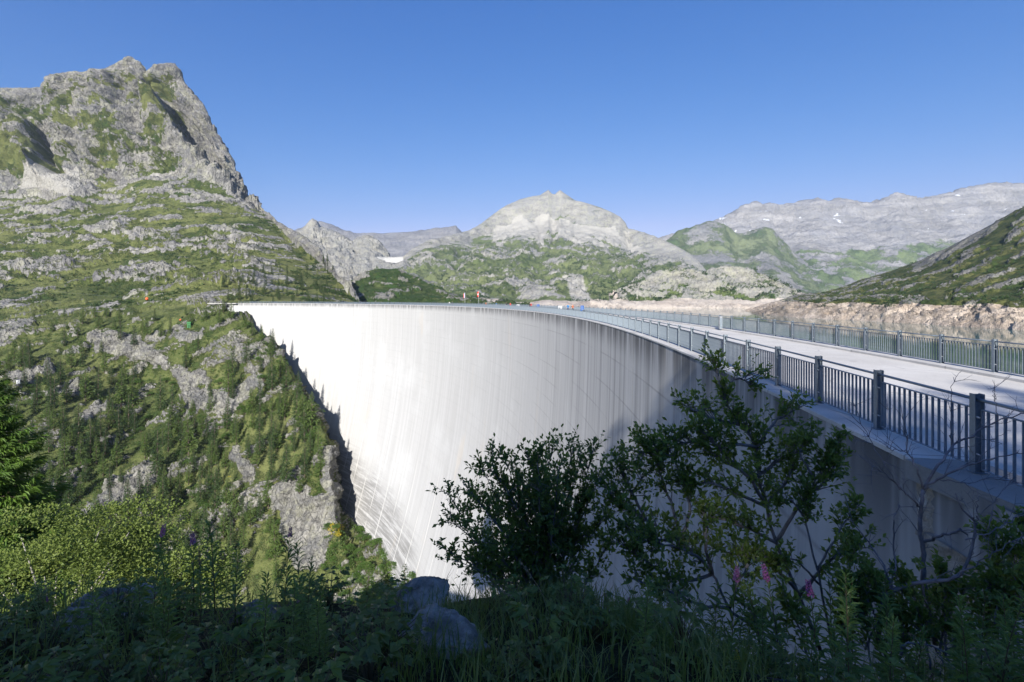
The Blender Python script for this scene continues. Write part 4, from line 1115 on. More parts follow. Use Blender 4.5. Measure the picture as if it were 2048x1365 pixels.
def plant_tree(fam, i, loc, h, name, label, cat, group, wide=1.0, base_h=12.0, crown="crown", stem="trunk"):
    root = empty(name, (float(loc[0]), float(loc[1]), float(loc[2]) - .012 * h), random.uniform(0, 6.28))
    s = h / base_h
    root.scale = (s * wide, s * wide, s)
    t, c = fam[i % len(fam)]
    add(stem, t, root); add(crown, c, root)
    tag(root, label, cat, group)
    return root

ORD = ["", "second ", "third ", "fourth ", "fifth ", "sixth ", "seventh ", "eighth ", "ninth ", "tenth ", "eleventh ", "twelfth ", "thirteenth ", "fourteenth "]
def single_out(items, noun, marks, word="tallest"):
    """items: (object, column, row, size); label each by size rank and side of the nearest landmark"""
    B = {}
    for o, x, y, s in items:
        m = min(marks, key=lambda q: (q[0] - x) ** 2 + (q[1] - y) ** 2)
        dx, dy = x - m[0], y - m[1]
        side = ("left of" if dx < 0 else "right of") if abs(dx) > 2.2 * abs(dy) else ("above" if dy < 0 else "below") if abs(dy) > 2.2 * abs(dx) else ("up and left of" if dx < 0 else "up and right of") if dy < 0 else ("down and left of" if dx < 0 else "down and right of")
        B.setdefault((m[2], side), []).append((s, o))
    for (m, side), L in B.items():
        L.sort(key=lambda q: -q[0])
        for k, (s, o) in enumerate(L):
            if len(L) == 1: o["label"] = f"{noun} {side} {m}"
            elif k == len(L) - 1 and k > 1: o["label"] = f"{word.replace('tallest', 'smallest').replace('largest', 'smallest')} {noun} {side} {m}"
            else: o["label"] = f"{ORD[min(k, 13)]}{word} {noun} {side} {m}"
MARK_BANK = [(300,715,"the long pale cliff band"), (440,810,"the rounded pale outcrop"), (377,648,"the green hut"), (230,1000,"the slanting grey slab"), (600,1050,"the vertical buttress"), (440,945,"the yellow flower patch"), (36,764,"the white box"), (60,900,"the big sunlit larch"), (550,690,"the dam's upper left edge"), (640,870,"the tree shadows on the dam"), (140,1100,"the sunlit willow crown"), (317,900,"the tallest dark spruce"), (248,790,"the broad larch under the cliff"), (490,1060,"the shaded gully"), (520,870,"the dense stand by the dam"), (390,1080,"the tall leafy fireweed stem"), (160,720,"the upper left shelf")]
MARK_MTN = [(480,606,"the far end of the dam"), (294,598,"the large orange marker ball"), (640,520,"the falling ridge"), (300,400,"the foot of the rock wall"), (10,530,"the left border"), (300,500,"the middle pasture"), (580,575,"the slope behind the dam"), (690,595,"the ridge's foot"), (150,560,"the lower pasture"), (430,540,"the outcrops above the dam")]
MARK_KNOLL = [(735,548,"the knoll's left shoulder"), (790,542,"the knoll's top"), (850,575,"the knoll's right flank"), (900,597,"the knoll's right foot"), (720,595,"the knoll's left foot"), (800,595,"the knoll's foot")]
MARK_LAKE = [(1660,596,"the far tip of the lakeside slope"), (1740,560,"the low skyline of the lakeside slope"), (1830,530,"the slab on the slope's skyline"), (1780,590,"the shore below the slope")]
MARK_FOOT = [(850,1108,"the dam's lowest visible corner"), (650,1080,"the buttress foot"), (690,1060,"the gully beside the buttress"), (760,1085,"the base of the dam"), (790,1140,"the larch tip above the boulder"), (700,1160,"the rib below the buttress")]
def proj(p): return 1024 + F * p[0] / p[1], 599 - F * (p[2] - CAM_Z) / p[1]

# the conifers one can tell apart on the gorge bank: column, row of the foot, height in px, kind, what singles it out
TREES = [
 (245,679,48,'s',"dark spruce left of the long pale cliff band, second of its row"), (271,692,40,'s',"dark twin-topped spruce standing on the long pale cliff band"), (310,640,26,'s',"small dark spruce on the shelf above the cliff band"),
 (339,669,40,'s',"spruce on the shelf right beside the green hut"), (292,675,42,'l',"slender larch above the middle of the pale cliff band"), (491,660,32,'l',"topmost larch against the top left corner of the dam"), (506,672,36,'s',"spruce second from the top along the dam edge"),
 (523,682,32,'l',"short larch third from the top along the dam edge"), (543,700,46,'s',"tall slim spruce rising in front of the dam top left"), (372,735,52,'s',"bushy spruce on the ledge above the right end of the cliff band"), (489,726,50,'s',"dark spruce in the gap between two outcrops near the dam"),
 (460,790,74,'l',"tall pale larch growing above the rounded pale outcrop"), (420,795,42,'s',"small spruce left of the tall pale larch"), (467,796,46,'s',"dark spruce under the tall pale larch"), (119,770,60,'s',"dark spruce with a broad shadow left of the cliff band"),
 (75,812,72,'s',"dark pair-like spruce above the sunlit larch branches"), (174,800,70,'l',"broad round larch in the hollow under the cliff band"), (248,812,78,'l',"tallest broad larch directly under the cliff band"), (317,945,94,'s',"tallest dark spruce in the middle of the bank"),
 (336,900,68,'s',"grey-green spruce just above the tallest dark spruce"), (378,912,88,'l',"big feathery larch above the yellow flowers"), (520,908,82,'s',"tall dark spruce left of the vertical buttress top"), (495,912,50,'s',"small spruce beside the broken white rocks"),
 (556,822,46,'l',"larch on the green shoulder left of the dam shadow"), (622,858,78,'l',"bright pointed larch touching the dam shadow"), (570,963,82,'s',"tall spruce on the lip above the vertical buttress"), (601,860,56,'l',"narrow larch beside the bright pointed larch"),
 (586,902,64,'s',"spruce in the dense stand above the buttress"), (633,915,64,'l',"larch leaning over the dam edge above the buttress"), (550,895,66,'s',"middle spruce of the dense stand near the dam"), (291,915,56,'l',"soft larch left of the grey-green spruce"),
 (221,971,50,'s',"small dark spruce above the slanting grey slab"), (242,960,32,'s',"smallest spruce at the top of the slanting slab"), (328,1030,84,'s',"dark spruce in the shaded cleft below the slab"), (291,1052,56,'s',"spruce under the lower slanting slab"),
 (355,1098,82,'s',"pale green spruce rising behind the fireweed"), (267,1042,54,'s',"spruce right below the slanting grey slab"), (221,1050,42,'s',"short spruce growing on the lower slab edge"), (188,905,72,'l',"airy larch beside the big sunlit larch"), (107,860,52,'l',"larch half hidden behind the big sunlit larch"),
 (160,705,40,'l',"small larch above the long cliff band's left end"), (210,745,46,'l',"larch with a long thin shadow on the meadow"), (130,690,44,'s',"spruce on the upper left shelf of the bank"), (60,735,40,'s',"spruce by the white box on the left slab"),
 (30,720,44,'l',"larch near the left border above the white box"), (410,640,30,'l',"low larch on the rounded rock by the dam end"), (440,650,34,'l',"bushy larch right of the rounded rock"), (465,640,36,'l',"broad larch touching the dam end slab"),
 (395,700,34,'s',"spruce in the middle of the upper shelf"), (600,985,40,'l',"larch sprouting from the buttress face"), (540,960,56,'s',"spruce on the left lip of the buttress"), (430,930,50,'l',"larch among the shrubs below the yellow flowers"),
 (450,1010,58,'l',"larch in the shaded gully left of the buttress"), (400,1010,60,'s',"dark spruce in the gully under the yellow flowers"), (500,1060,60,'l',"pale larch at the foot of the shaded gully"), (200,870,56,'s',"spruce on the knoll right of the big sunlit larch")]
def wh(Y, hp): return hp * Y / F
for k, (x, y, hp, kd, lab) in enumerate(TREES):
    L = surface_at("gorge_bank", x, y)
    if kd == 's': plant_tree(SPR, k, L, wh(L[1], hp), "spruce_tree", lab, "tree", "conifers on the gorge bank", random.uniform(.95, 1.25))
    else: plant_tree(LAR, k, L, wh(L[1], hp), "larch_tree", lab, "tree", "conifers on the gorge bank", random.uniform(.85, 1.1))

# smaller trees spread over bank and pastures; nothing tells these apart
def scatter(name, n, ok, hrange, fam, oname, label, cat, group, avoid_rock=.55, base_h=12.0, wide=(.9, 1.15), crown="crown", stem="trunk", mind=3.0, marks=None, noun=None):
    Q, u, v, rk = SURF[name]
    rk = np.zeros(len(Q)) if rk is None else np.asarray(rk).ravel()
    cand = np.where(ok(u, v) & (rk < avoid_rock))[0]
    # equal chance per square pixel of the picture
    cell = (np.floor(u[cand] / 4) * 4096 + np.floor(v[cand] / 4)).astype(np.int64)
    _, first, cnt = np.unique(cell, return_index=True, return_counts=True)
    cand = cand[first]
    r = np.random.default_rng(abs(hash(label)) % 1 + len(label) * 7 + n)
    r.shuffle(cand)
    got = []; items = []
    for i in cand:
        p = Q[i]
        if any((p[0] - g[0]) ** 2 + (p[1] - g[1]) ** 2 < mind ** 2 for g in got): continue
        got.append(p)
        h = r.uniform(*hrange)
        o = plant_tree(fam, int(r.integers(0, 99)), p, h, oname, label, cat, group, r.uniform(*wide), base_h, crown, stem)
        u_, v_ = proj(p); items.append((o, u_, v_, h / p[1]))
        if len(got) >= n: break
    if marks: single_out(items, noun, marks, "largest" if cat == "shrub" else "tallest")
    return got
def poly(*pts):
    pts = np.array(pts, float)
    def f(u, v):
        ins = np.zeros(u.shape, bool); j = len(pts) - 1
        for i in range(len(pts)):
            xi, yi = pts[i]; xj, yj = pts[j]
            c = ((yi > v) != (yj > v)) & (u < (xj - xi) * (v - yi) / (yj - yi + 1e-9) + xi)
            ins ^= c; j = i
        return ins
    return f
bank_lo = poly((0,720),(200,740),(330,800),(520,720),(560,700),(650,900),(640,990),(540,1000),(560,1180),(100,1180),(0,1180))
scatter("gorge_bank", 120, bank_lo, (9, 20), SPR, "spruce_tree", "spruce among the crowded trees of the gorge bank", "tree", "crowded spruces of the gorge bank", .6, mind=5, marks=MARK_BANK, noun="plain spruce")
scatter("gorge_bank", 80, bank_lo, (8, 17), LAR, "larch_tree", "light green larch among the crowded trees of the gorge bank", "tree", "crowded larches of the gorge bank", .6, mind=5, marks=MARK_BANK, noun="light green larch")
bank_hi = poly((-60,650),(180,630),(300,640),(480,615),(510,650),(440,690),(330,700),(250,700),(120,740),(-60,790))
scatter("gorge_bank", 30, bank_hi, (5, 11), LAR, "larch_tree", "small larch on the shelf above the pale cliff band", "tree", "larches on the shelf", .6, mind=5, marks=MARK_BANK, noun="shelf larch")
past = poly((430,560),(560,530),(640,545),(690,590),(700,606),(430,606))
scatter("steep_mountain", 75, past, (5.5, 11), SPR, "spruce_tree", "small dark spruce on the rocky slope behind the dam's far end", "tree", "spruces behind the far end of the dam", .95, mind=4, marks=MARK_MTN, noun="small dark spruce")
scatter("steep_mountain", 24, poly((600,500),(650,510),(712,600),(690,606)), (6, 11), SPR, "spruce_tree", "spruce along the ridge falling to the dam's far end", "tree", "spruces on the falling ridge", 2, mind=4, marks=MARK_MTN, noun="ridge spruce")
past2 = poly((0,450),(250,440),(480,470),(560,530),(420,600),(0,600))
scatter("steep_mountain", 34, past2, (2.5, 4.5), LAR, "larch_tree", "tiny lone conifer on the pasture below the rock wall", "tree", "lone conifers on the pasture", .5, mind=14, marks=MARK_MTN, noun="tiny lone conifer")
scatter("wooded_knoll", 40, poly((700,560),(790,540),(860,572),(920,600),(700,604)), (4, 8), SPR, "spruce_tree", "small spruce on the knoll behind the middle of the dam", "tree", "spruces on the knoll", 2, mind=5, marks=MARK_KNOLL, noun="small spruce")
scatter("lakeside_slope", 26, poly((1640,592),(1760,545),(1850,525),(1800,585),(1700,602)), (4, 8), SPR, "spruce_tree", "small dark spruce on the lakeside slope", "tree", "spruces on the lakeside slope", 2, mind=8, marks=MARK_LAKE, noun="small dark spruce")

# shrubs: those near enough to tell apart on the bank
shr = poly((0,700),(300,760),(540,700),(650,880),(650,980),(560,1000),(600,1180),(0,1180))
scatter("gorge_bank", 90, shr, (1.8, 3.8), ALD, "alder_shrub", "rounded green alder shrub between the trees of the bank", "shrub", "alder shrubs of the gorge bank", .62, 2.8, (.8, 1.3), "leaves", "stems", 3.2, marks=MARK_BANK, noun="rounded green alder shrub")
scatter("gorge_bank", 48, poly((655,1000),(700,1030),(760,1075),(880,1100),(900,1200),(700,1250),(640,1120)), (2.0, 4.5), ALD, "alder_shrub", "bright green shrub in the gully at the foot of the dam", "shrub", "shrubs at the foot of the dam", .8, 2.8, (.8, 1.3), "leaves", "stems", 2.6, marks=MARK_FOOT, noun="bright green shrub")

# low scrub that reads as one mass on the farther slopes: dwarf alder and juniper clumps
def scrub(name, spec, mat, label, size, per=26, seed=0):
    r = np.random.default_rng(seed); mb = MB()
    for tname, n, ok, mx in spec:
        Q, u, v, rk = SURF[tname]; rk = np.asarray(rk).ravel()
        cand = np.where(ok(u, v) & (rk < mx))[0]
        if not len(cand): continue
        # clumped: keep where a broad noise is high
        nz = fbm(Q[cand] / (size * 16), 3, seed + 3)
        cand = cand[nz > .02]
        pick = r.choice(cand, min(n, len(cand)), replace=False)
        c = Q[pick]
        s = size * r.uniform(.5, 1.5, len(c))
        v3 = r.normal(0, 1, (len(c), per, 3)); v3 /= np.linalg.norm(v3, axis=2, keepdims=True); v3[..., 2] = np.abs(v3[..., 2]) * .7
        B = c[:, None] + v3 * (s[:, None] * r.uniform(.35, .85, (len(c), per)))[..., None]
        D = v3 + r.normal(0, .7, v3.shape)
        ln = (s[:, None] * r.uniform(.35, .7, (len(c), per))).ravel()
        mb.leaves(B.reshape(-1, 3), D.reshape(-1, 3), np.array([0, 0, 1]) + r.normal(0, .5, (len(ln), 3)), ln, ln * .8)
    o = add(name, mb.mesh(name, mat)); tag(o, label, None, None, "stuff")
M_scrub = leafmat("scrub_leaves", (.022,.045,.012), (.052,.086,.022), .6, .15, .05)
allp = lambda u, v: (u > -150) & (u < 2250) & (v < 1200)
scrub("mountain_scrub", [("steep_mountain", 1700, lambda u, v: (u > -100) & (u < 720) & (v > 430) & (v < 640), .5), ("lakeside_slope", 1500, lambda u, v: (u > 1600) & (u < 2150) & (v < 615), .55), ("wooded_knoll", 500, allp, .6)],
      M_scrub, "dark dwarf alder scrub on the slopes around the lake", 1.9, 16, 5)
scrub("far_scrub", [("central_mountain", 2600, lambda u, v: (u > 800) & (u < 1440) & (v > 500) & (v < 603), .6), ("shore_bluff", 400, lambda u, v: (v < 604), .6)], M_scrub, "dark green bushes on the mountain across the lake", 6.5, 11, 6)
M_herb = leafmat("bank_herbs", (.050,.090,.018), (.105,.155,.034), .6, .25, .6)
scrub("bank_undergrowth", [("gorge_bank", 3500, lambda u, v: (u > -60) & (u < 900) & (v > 640) & (v < 1200), .58)], M_herb, "low green undergrowth covering the gorge bank", 1.0, 18, 8)
M_yel = leafmat("yellow_flowers", (.50,.36,.02), (.62,.48,.04), .7, .2, 1.0)
scrub("yellow_flower_patch", [("gorge_bank", 160, lambda u, v: ((np.hypot((u - 440) / 26, (v - 945) / 18) < 1) | (np.hypot((u - 672) / 22, (v - 1075) / 28) < 1)), 2)], M_yel, "patch of yellow flowers among green shrubs on the bank", .55, 12, 9)

# small man made things on the bank
def ball(x, y, Y, rad, label):
    c = px(x, y, Y); root = empty("marker_ball", c)
    bm = bmesh.new(); bmesh.ops.create_uvsphere(bm, u_segments=14, v_segments=10, radius=rad)
    me = bpy.data.meshes.new("shell"); bm.to_mesh(me); bm.free(); me.materials.append(M_orange)
    for p in me.polygons: p.use_smooth = True
    add("shell", me, root)
    mb = MB(); mb.tube([(-rad * 1.25, 0, 0), (-rad * .98, 0, 0)], rad * .12, 6); mb.tube([(rad * .98, 0, 0), (rad * 1.25, 0, 0)], rad * .12, 6); add("clamp", mb.mesh("clamp", M_grey), root)
    tag(root, label, "marker ball", "orange cable markers")
    return Vector(c)
M_orange = plain("signal_orange", (.75,.12,.03), .5, 0, .05)
b1 = ball(294, 598, 300, .85, "large orange marker ball hanging on the cable at left")
b2 = ball(361, 640, 318, .55, "small orange marker ball low beside the green hut")
mb = MB(); p0 = Vector(px(-300, 520, 250)); p3 = Vector(px(380, 650, 322))
cp = [p0.lerp(b1, s) - Vector((0, 0, 3.0 * math.sin(math.pi * s))) for s in np.linspace(0, 1, 14)] + [b1.lerp(b2, s) - Vector((0, 0, .8 * math.sin(math.pi * s))) for s in np.linspace(.1, 1, 8)] + [p3]
mb.tube([tuple(q) for q in cp], .018, 4); tag(add("overhead_cable", mb.mesh("cable", M_grey)), "thin grey cable carrying the orange marker balls", "cable")
L = surface_at("gorge_bank", 377, 652)
hut = empty("lift_hut", (L[0], L[1], L[2] - .2), .5)
M_green = plain("green_paint", (.06,.20,.07), .6)
mb = MB(); mb.box((-.9,-.7,0),(.9,.7,3.0)); add("wall", mb.mesh("hut_wall", M_green), hut)
mb = MB(); mb.put([(-1.15,-.95,3.0),(1.15,-.95,3.0),(1.15,.95,3.0),(-1.15,.95,3.0),(-1.1,0,3.9),(1.1,0,3.9)], [(0,4,3),(1,2,5)], [(0,1,5,4),(2,3,4,5),(0,3,2,1)]); add("roof", mb.mesh("hut_roof", M_green), hut)
mb = MB(); mb.box((-.35,-.76,.1),(.35,-.703,2.0)); add("door", mb.mesh("hut_door", plain("door_green", (.03,.10,.04))), hut)
tag(hut, "narrow green hut on the shelf near the dam's far end", "hut")
L = surface_at("gorge_bank", 36, 764)
bx = empty("white_box", (L[0], L[1], L[2]), .3)
mb = MB(); mb.box((-.9,-.7,-.3),(.9,.7,1.7)); add("body", mb.mesh("box_body", M_white), bx)
mb = MB(); mb.box((-1.0,-.8,1.7),(1.0,.8,1.85)); add("lid", mb.mesh("box_lid", M_grey), bx)
tag(bx, "small white box on the slab at left", "box")
# ------------------------------------------------------------------ the near bank where the camera stands
def ground_z(x, y):
    x = np.asarray(x, float); y = np.asarray(y, float)
    z = np.interp(y, [-90, -50, -40, -25, -12, -4, 0, 2, 3, 4.5, 6, 9, 15, 40, 80], [36, 20, 15.0, 7.5, 3.0, 1.5, .95, .70, .42, -.12, -.95, -3.3, -9.8, -38, -72])
    hill = sstep(-24, -14, x)
    zb = np.where(y < 0, np.minimum(z, .95 - .03 * y), z)
    z = zb + (z - zb) * hill
    z = z - sstep(.4, 2.2, x) * np.interp(y, [1.6, 3, 4.5, 6, 9, 14], [0, .26, .90, 1.5, 1.7, 1.0])
    z = z - sstep(-5, -26, x) * np.interp(y, [-60, -25, 0, 40], [8, 14, 14, 6])
    z = z - .12 * sstep(2.5, 3.5, y) * sstep(.6, -.4, x)
    road = sstep(5.4, 6.4, x) * sstep(-13, -9, y)
    z = z + (np.minimum(z, -1.4) - z) * road
    return z
gx = np.concatenate([np.linspace(-90, -8, 34), np.linspace(-7.5, 9, 120), np.linspace(10, 60, 24)])
gy = np.concatenate([np.linspace(-90, -6, 50), np.linspace(-5.5, 10, 120), np.linspace(10.5, 80, 50)])
GX, GY = np.meshgrid(gx, gy)
GZ = ground_z(GX, GY)
P = np.stack([GX, GY, GZ], -1)
near_w = sstep(14, 4, np.hypot(GX, GY))
P[..., 2] += fbm(P / 1.6, 4, 301) * .14 * near_w + fbm(P / 9, 4, 303) * 1.1 * (1 - near_w) + fbm(P / .35, 3, 305) * .03 * near_w
keep = GX < 18
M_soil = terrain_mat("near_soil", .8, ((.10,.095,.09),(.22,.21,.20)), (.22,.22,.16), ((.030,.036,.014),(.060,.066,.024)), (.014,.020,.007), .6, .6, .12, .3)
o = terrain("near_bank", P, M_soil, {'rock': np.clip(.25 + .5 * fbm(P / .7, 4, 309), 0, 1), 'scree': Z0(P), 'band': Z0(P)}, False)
def gz(x, y): 
    p = np.array([[x, y, float(ground_z(x, y))]]); w = float(sstep(14, 4, math.hypot(x, y)))
    return float(p[0, 2] + fbm(p / 1.6, 4, 301)[0] * .14 * w + fbm(p / 9, 4, 303)[0] * 1.1 * (1 - w) + fbm(p / .35, 3, 305)[0] * .03 * w)
def at(pxx, Y):
    x = (pxx - 1024) / F * Y
    return x, Y, gz(x, Y)

# spruces on the hillside behind the camera; their shade lies over the near bank and the road
BEHIND = [(-13.2,-15,11.0,"outermost left"), (-10,-13.6,13.0,"front left"), (-7.2,-13.2,14.0,"front row left of the tallest"), (-11,-15.5,11.5,"leftmost low"), (-8.6,-14.8,15.5,"second from the left"), (-6.2,-15.8,18.5,"third from the left"), (-3.8,-14.6,20.8,"tallest"), (-1.4,-15.6,19.4,"fifth from the left"), (1.0,-14.6,17.2,"sixth from the left"), (3.2,-15.4,15.0,"first right of the viewpoint"), (5.4,-14.6,14.4,"second right of the viewpoint"), (7.6,-15.4,15.3,"third right of the viewpoint"), (9.8,-14.6,14.2,"fourth right of the viewpoint"), (12.2,-15.5,15.4,"fifth right of the viewpoint"), (14.6,-14.8,14.6,"sixth right of the viewpoint"), (17.2,-15.6,15.8,"rightmost"), (-5,-19.5,19.0,"left one of the rear row"), (0,-19.5,18.0,"middle one of the rear row"), (6.5,-20,17.0,"right one of the rear row")]
for k, (x, y, top_, wh_) in enumerate(BEHIND):
    x, y, top_ = x * 1.05 - 5.3, y - 25, top_ + 12.2
    g_ = gz(x, y)
    plant_tree(SPR, k, (x, y, g_), max(4.0, top_ - g_), "spruce_tree", f"{wh_} spruce on the hillside behind the viewpoint", "tree", "spruces behind the viewpoint", 1.8)

# ---- sunlit larch at the left edge and the willow below it
def big_tree(name, tr, cr, stem, leaf, mat_t, mat_l, loc, label, rz=0, cat="tree"):
    root = empty(name, loc, rz)
    add(stem, tr.mesh(stem, mat_t, True), root); add(leaf, cr.mesh(leaf, mat_l), root)
    tag(root, label, cat); return root
M_larch2 = leafmat("sunlit_larch_needles", (.050,.105,.016), (.115,.195,.030), .55, .3, .8, (.085,.15,.022))
t_, c_ = conifer(901, 22, .25, 360, 210, .16, .35, .10, .22, .42)
X0, _, Z1 = px(-25, 700, 26)
big_tree("larch_tree", t_, c_, "trunk", "crown", M_bark, M_larch2, (X0, 26, Z1 - 22), "big bright green sunlit larch reaching in at the left border")
t_, c_ = broadleaf(902, 5.2, 8.2, 26000, .11)
X0, _, Z1 = px(110, 1062, 17.5)
big_tree("willow_tree", t_, c_, "stems", "leaves", plain("willow_bark", (.30,.28,.25), .9), M_willow, (X0, 17.5, Z1 - 5.0), "yellow-green sunlit willow crown above the shaded foreground at left", .4)
t_, c_ = broadleaf(903, 3.6, 5.0, 11000, .11)
X0, _, Z1 = px(300, 1110, 19)
big_tree("willow_tree", t_, c_, "stems", "leaves", plain("willow_bark_grey", (.30,.28,.25), .9), M_willow, (X0, 19, Z1 - 3.5), "smaller yellow-green willow right of the big sunlit willow crown", 1.4)
for x, yt, Y, h, fam, lab in ((768,1112,62,9,LAR,"bright sunlit larch tip just above the upper boulder"), (808,1128,60,8,SPR,"dark spruce tip right of the bright larch tip above the boulder"), (735,1135,58,7,LAR,"low larch tip left of the bright tip above the boulder")):
    X0, _, Z1 = px(x, yt, Y); plant_tree(fam, 2, (X0, Y, Z1 - h), h, "larch_tree" if fam is LAR else "spruce_tree", lab, "tree", None, 1.1)

# ---- boulders
def boulder_mat(name, c1, c2):
    t = NT(name); c = t.coord()
    a = t.noise(c, 3, 6, .65); b = t.noise(c, 16, 5, .7); l = t.noise(c, 7, 4, .6)
    col = t.mix(t.ramp(a, .35, .65), c1, c2)
    col = t.mix(t.math('MULTIPLY', t.ramp(l, .56, .66), .6), col, (.34,.35,.27))
    col = t.mix(t.math('MULTIPLY', t.ramp(b, .52, .7), .5), col, tuple(x * .4 for x in c1))
    t.bsdf(col, .93, t.bump(t.math('ADD', a, t.math('MULTIPLY', b, .5)), 1.0, .12), 0, .2)
    return t.m
M_bou = boulder_mat("boulder_rock", (.17,.155,.13), (.46,.42,.36)); M_pale = boulder_mat("pale_stone", (.38,.375,.36), (.52,.51,.49))
def boulder(name, pxx, pyc, Y, w, h, d, label, seed, mat=None, rz=0.0):
    r = np.random.default_rng(seed)
    bm = bmesh.new(); bmesh.ops.create_icosphere(bm, subdivisions=5, radius=1.0)
    V = np.array([v.co[:] for v in bm.verts])
    for _ in range(16):                                   # planar breaks
        n = r.normal(0, 1, 3); n /= np.linalg.norm(n); k = r.uniform(.50, .84)
        s = V @ n; V = V - np.where(s > k, (s - k) * .97, 0)[:, None] * n
    V = V * (1 + .20 * fbm(V * 1.5, 5, seed, .6)[:, None] + .17 * (ridged(V * 2.6, 5, seed + 5, .65)[:, None] - .5))
    V = V * np.array([w / 2, d / 2, h / 2])
    for v, c in zip(bm.verts, V): v.co = c
    me = bpy.data.meshes.new(name); bm.to_mesh(me); bm.free(); me.materials.append(mat or M_bou)
    for p in me.polygons: p.use_smooth = True
    c = px(pxx, pyc, Y)
    o = add(name, me, None, c, rz); tag(o, label, "boulder" if w > .2 else "stone")
    return o
boulder("boulder", 838, 1192, 4.6, .66, .46, .6, "grey boulder on the rim below the foot of the dam", 11, rz=.3)
boulder("boulder", 905, 1290, 3.3, .66, .52, .6, "large angular grey boulder in the middle foreground", 12, rz=-.4)
boulder("boulder", 520, 1228, 4.2, .42, .28, .4, "low grey boulder behind the leafy plants left of the middle", 13)
boulder("boulder", 235, 1215, 4.4, .80, .28, .6, "long flat grey boulder at the left under the willow", 14, rz=.2)
boulder("boulder", 150, 1255, 3.8, .46, .36, .5, "jagged dark grey boulder at the far left of the foreground", 15)
boulder("stone", 757, 1283, 3.15, .115, .085, .1, "small whitish stone left of the large angular boulder", 16, M_pale)
boulder("stone", 741, 1309, 3.0, .085, .11, .08, "upright whitish stone below the other small stone", 17, M_pale)

# ---- leafy shrubs grown along drawn stems
M_twig = plain("grey_twig", (.17,.165,.17), .85, 0, .3, 12)
M_dead = plain("dead_twig", (.155,.150,.165), .85, 0, .35, 12)
M_bush = leafmat("sallow_leaves", (.090,.150,.030), (.175,.240,.048), .36, .48, 3.0)
def wpts(pts): return np.array([px(*p) for p in pts])
def smooth_line(pts, n, jit=0.0, r=None):
    pts = np.asarray(pts, float); k = np.arange(len(pts)); t = np.linspace(0, len(pts) - 1, n)
    out = hermite_cat(pts, t)
    if jit and r is not None:
        out[1:-1] += r.normal(0, jit, (n - 2, 3))
    return out
def hermite_cat(P, t):
    K = len(P); m = np.gradient(P, axis=0) if K > 2 else np.repeat(P[1:] - P[:1], 2, 0)
    i = np.clip(np.floor(t).astype(int), 0, K - 2); s = (t - i)[:, None]
    return (2*s**3-3*s**2+1)*P[i] + (s**3-2*s**2+s)*m[i] + (-2*s**3+3*s**2)*P[i+1] + (s**3-s**2)*m[i+1]
def shrub(name, lines, label, seed, twigs=14, leaf=.05, lw=.5, nleaf=9, tl=.22, root_px=None, r0=.014, mat=None, cat="shrub", up=.5, start=.25, sub=True, cloud=0):
    r = np.random.default_rng(seed)
    st = MB(); lv = MB(); B = []; D = []; tops = []
    org = np.array(px(*root_px))
    for ln in lines:
        rad0 = ln[1] if isinstance(ln[1], float) else r0
        pts = smooth_line(wpts(ln[0] if isinstance(ln[1], float) else ln), 14, .006, r) - org
        L = np.linalg.norm(np.diff(pts, axis=0), axis=1).sum()
        st.tube(pts, np.linspace(rad0, rad0 * .30, len(pts)), 6)
        tang = np.gradient(pts, axis=0); tang /= np.linalg.norm(tang, axis=1, keepdims=True)
        n = max(3, int(twigs * L))
        for s in np.sort(r.uniform(start, 1.0, n)):
            f = s * (len(pts) - 1); i = min(int(f), len(pts) - 2)
            p = pts[i] + (pts[i + 1] - pts[i]) * (f - i)
            d = tang[i] * .7 + r.normal(0, .6, 3) + np.array([0, 0, up]); d /= np.linalg.norm(d)
            ll = tl * r.uniform(.45, 1.25) * (1.15 - .35 * s)
            bend = r.normal(0, .16, 3)
            tw = np.array([p + d * ll * q + bend * ll * q * q for q in (0, .35, .7, 1)])
            st.tube(tw, [rad0 * .28 + .0008, rad0 * .20 + .0007, .0012, .0006], 4, False)
            subs = [tw]
            if sub:
                for q in (.35, .65):
                    d2 = d + r.normal(0, .7, 3); d2 /= np.linalg.norm(d2); p2 = p + d * ll * q
                    t2 = np.array([p2, p2 + d2 * ll * .28, p2 + d2 * ll * .5 + np.array([0, 0, .02])]); st.tube(t2, [.0014, .001, .0005], 3, False); subs.append(t2)
            for tw2 in subs:
                m = max(2, int(nleaf * (1 if tw2 is tw else .55)))
                q = r.uniform(.2, 1.02, m); q[-1] = 1
                idx = q * (len(tw2) - 1); ii = np.minimum(idx.astype(int), len(tw2) - 2)
                pos = tw2[ii] + (tw2[ii + 1] - tw2[ii]) * (idx - ii)[:, None]
                dl = (tw2[-1] - tw2[0]); dl /= np.linalg.norm(dl) + 1e-9
                B.append(pos); D.append(dl * .8 + r.normal(0, .65, (m, 3)) + np.array([0, 0, .15]))
    root = empty(name, tuple(float(v) for v in org))
    add("stems", st.mesh("stems", M_twig, True), root)
    if B and nleaf:
        B = np.concatenate(B); D = np.concatenate(D)
        ls = leaf * r.uniform(.6, 1.25, len(B))
        lv.leaves(B, D, np.array([0, -.35, 1]) + r.normal(0, .45, B.shape), ls, ls * lw, .14, .10)
        add("leaves", lv.mesh("leaves", mat or M_bush), root)
    tag(root, label, cat)
    return root, len(B)
Yb = 5.3
def fan(tops, base, r):
    out = []
    for x, y in tops:
        dY = r.uniform(-.35, .45); bx, by = base[0] + r.normal(0, 22), base[1]
        mx, my = bx + (x - bx) * .42 + r.normal(0, 10), by + (y - by) * .55
        out.append([(bx, by, Yb), (mx, my, Yb + dY * .6), (x, y, Yb + dY)])
    return out
rA = np.random.default_rng(55)
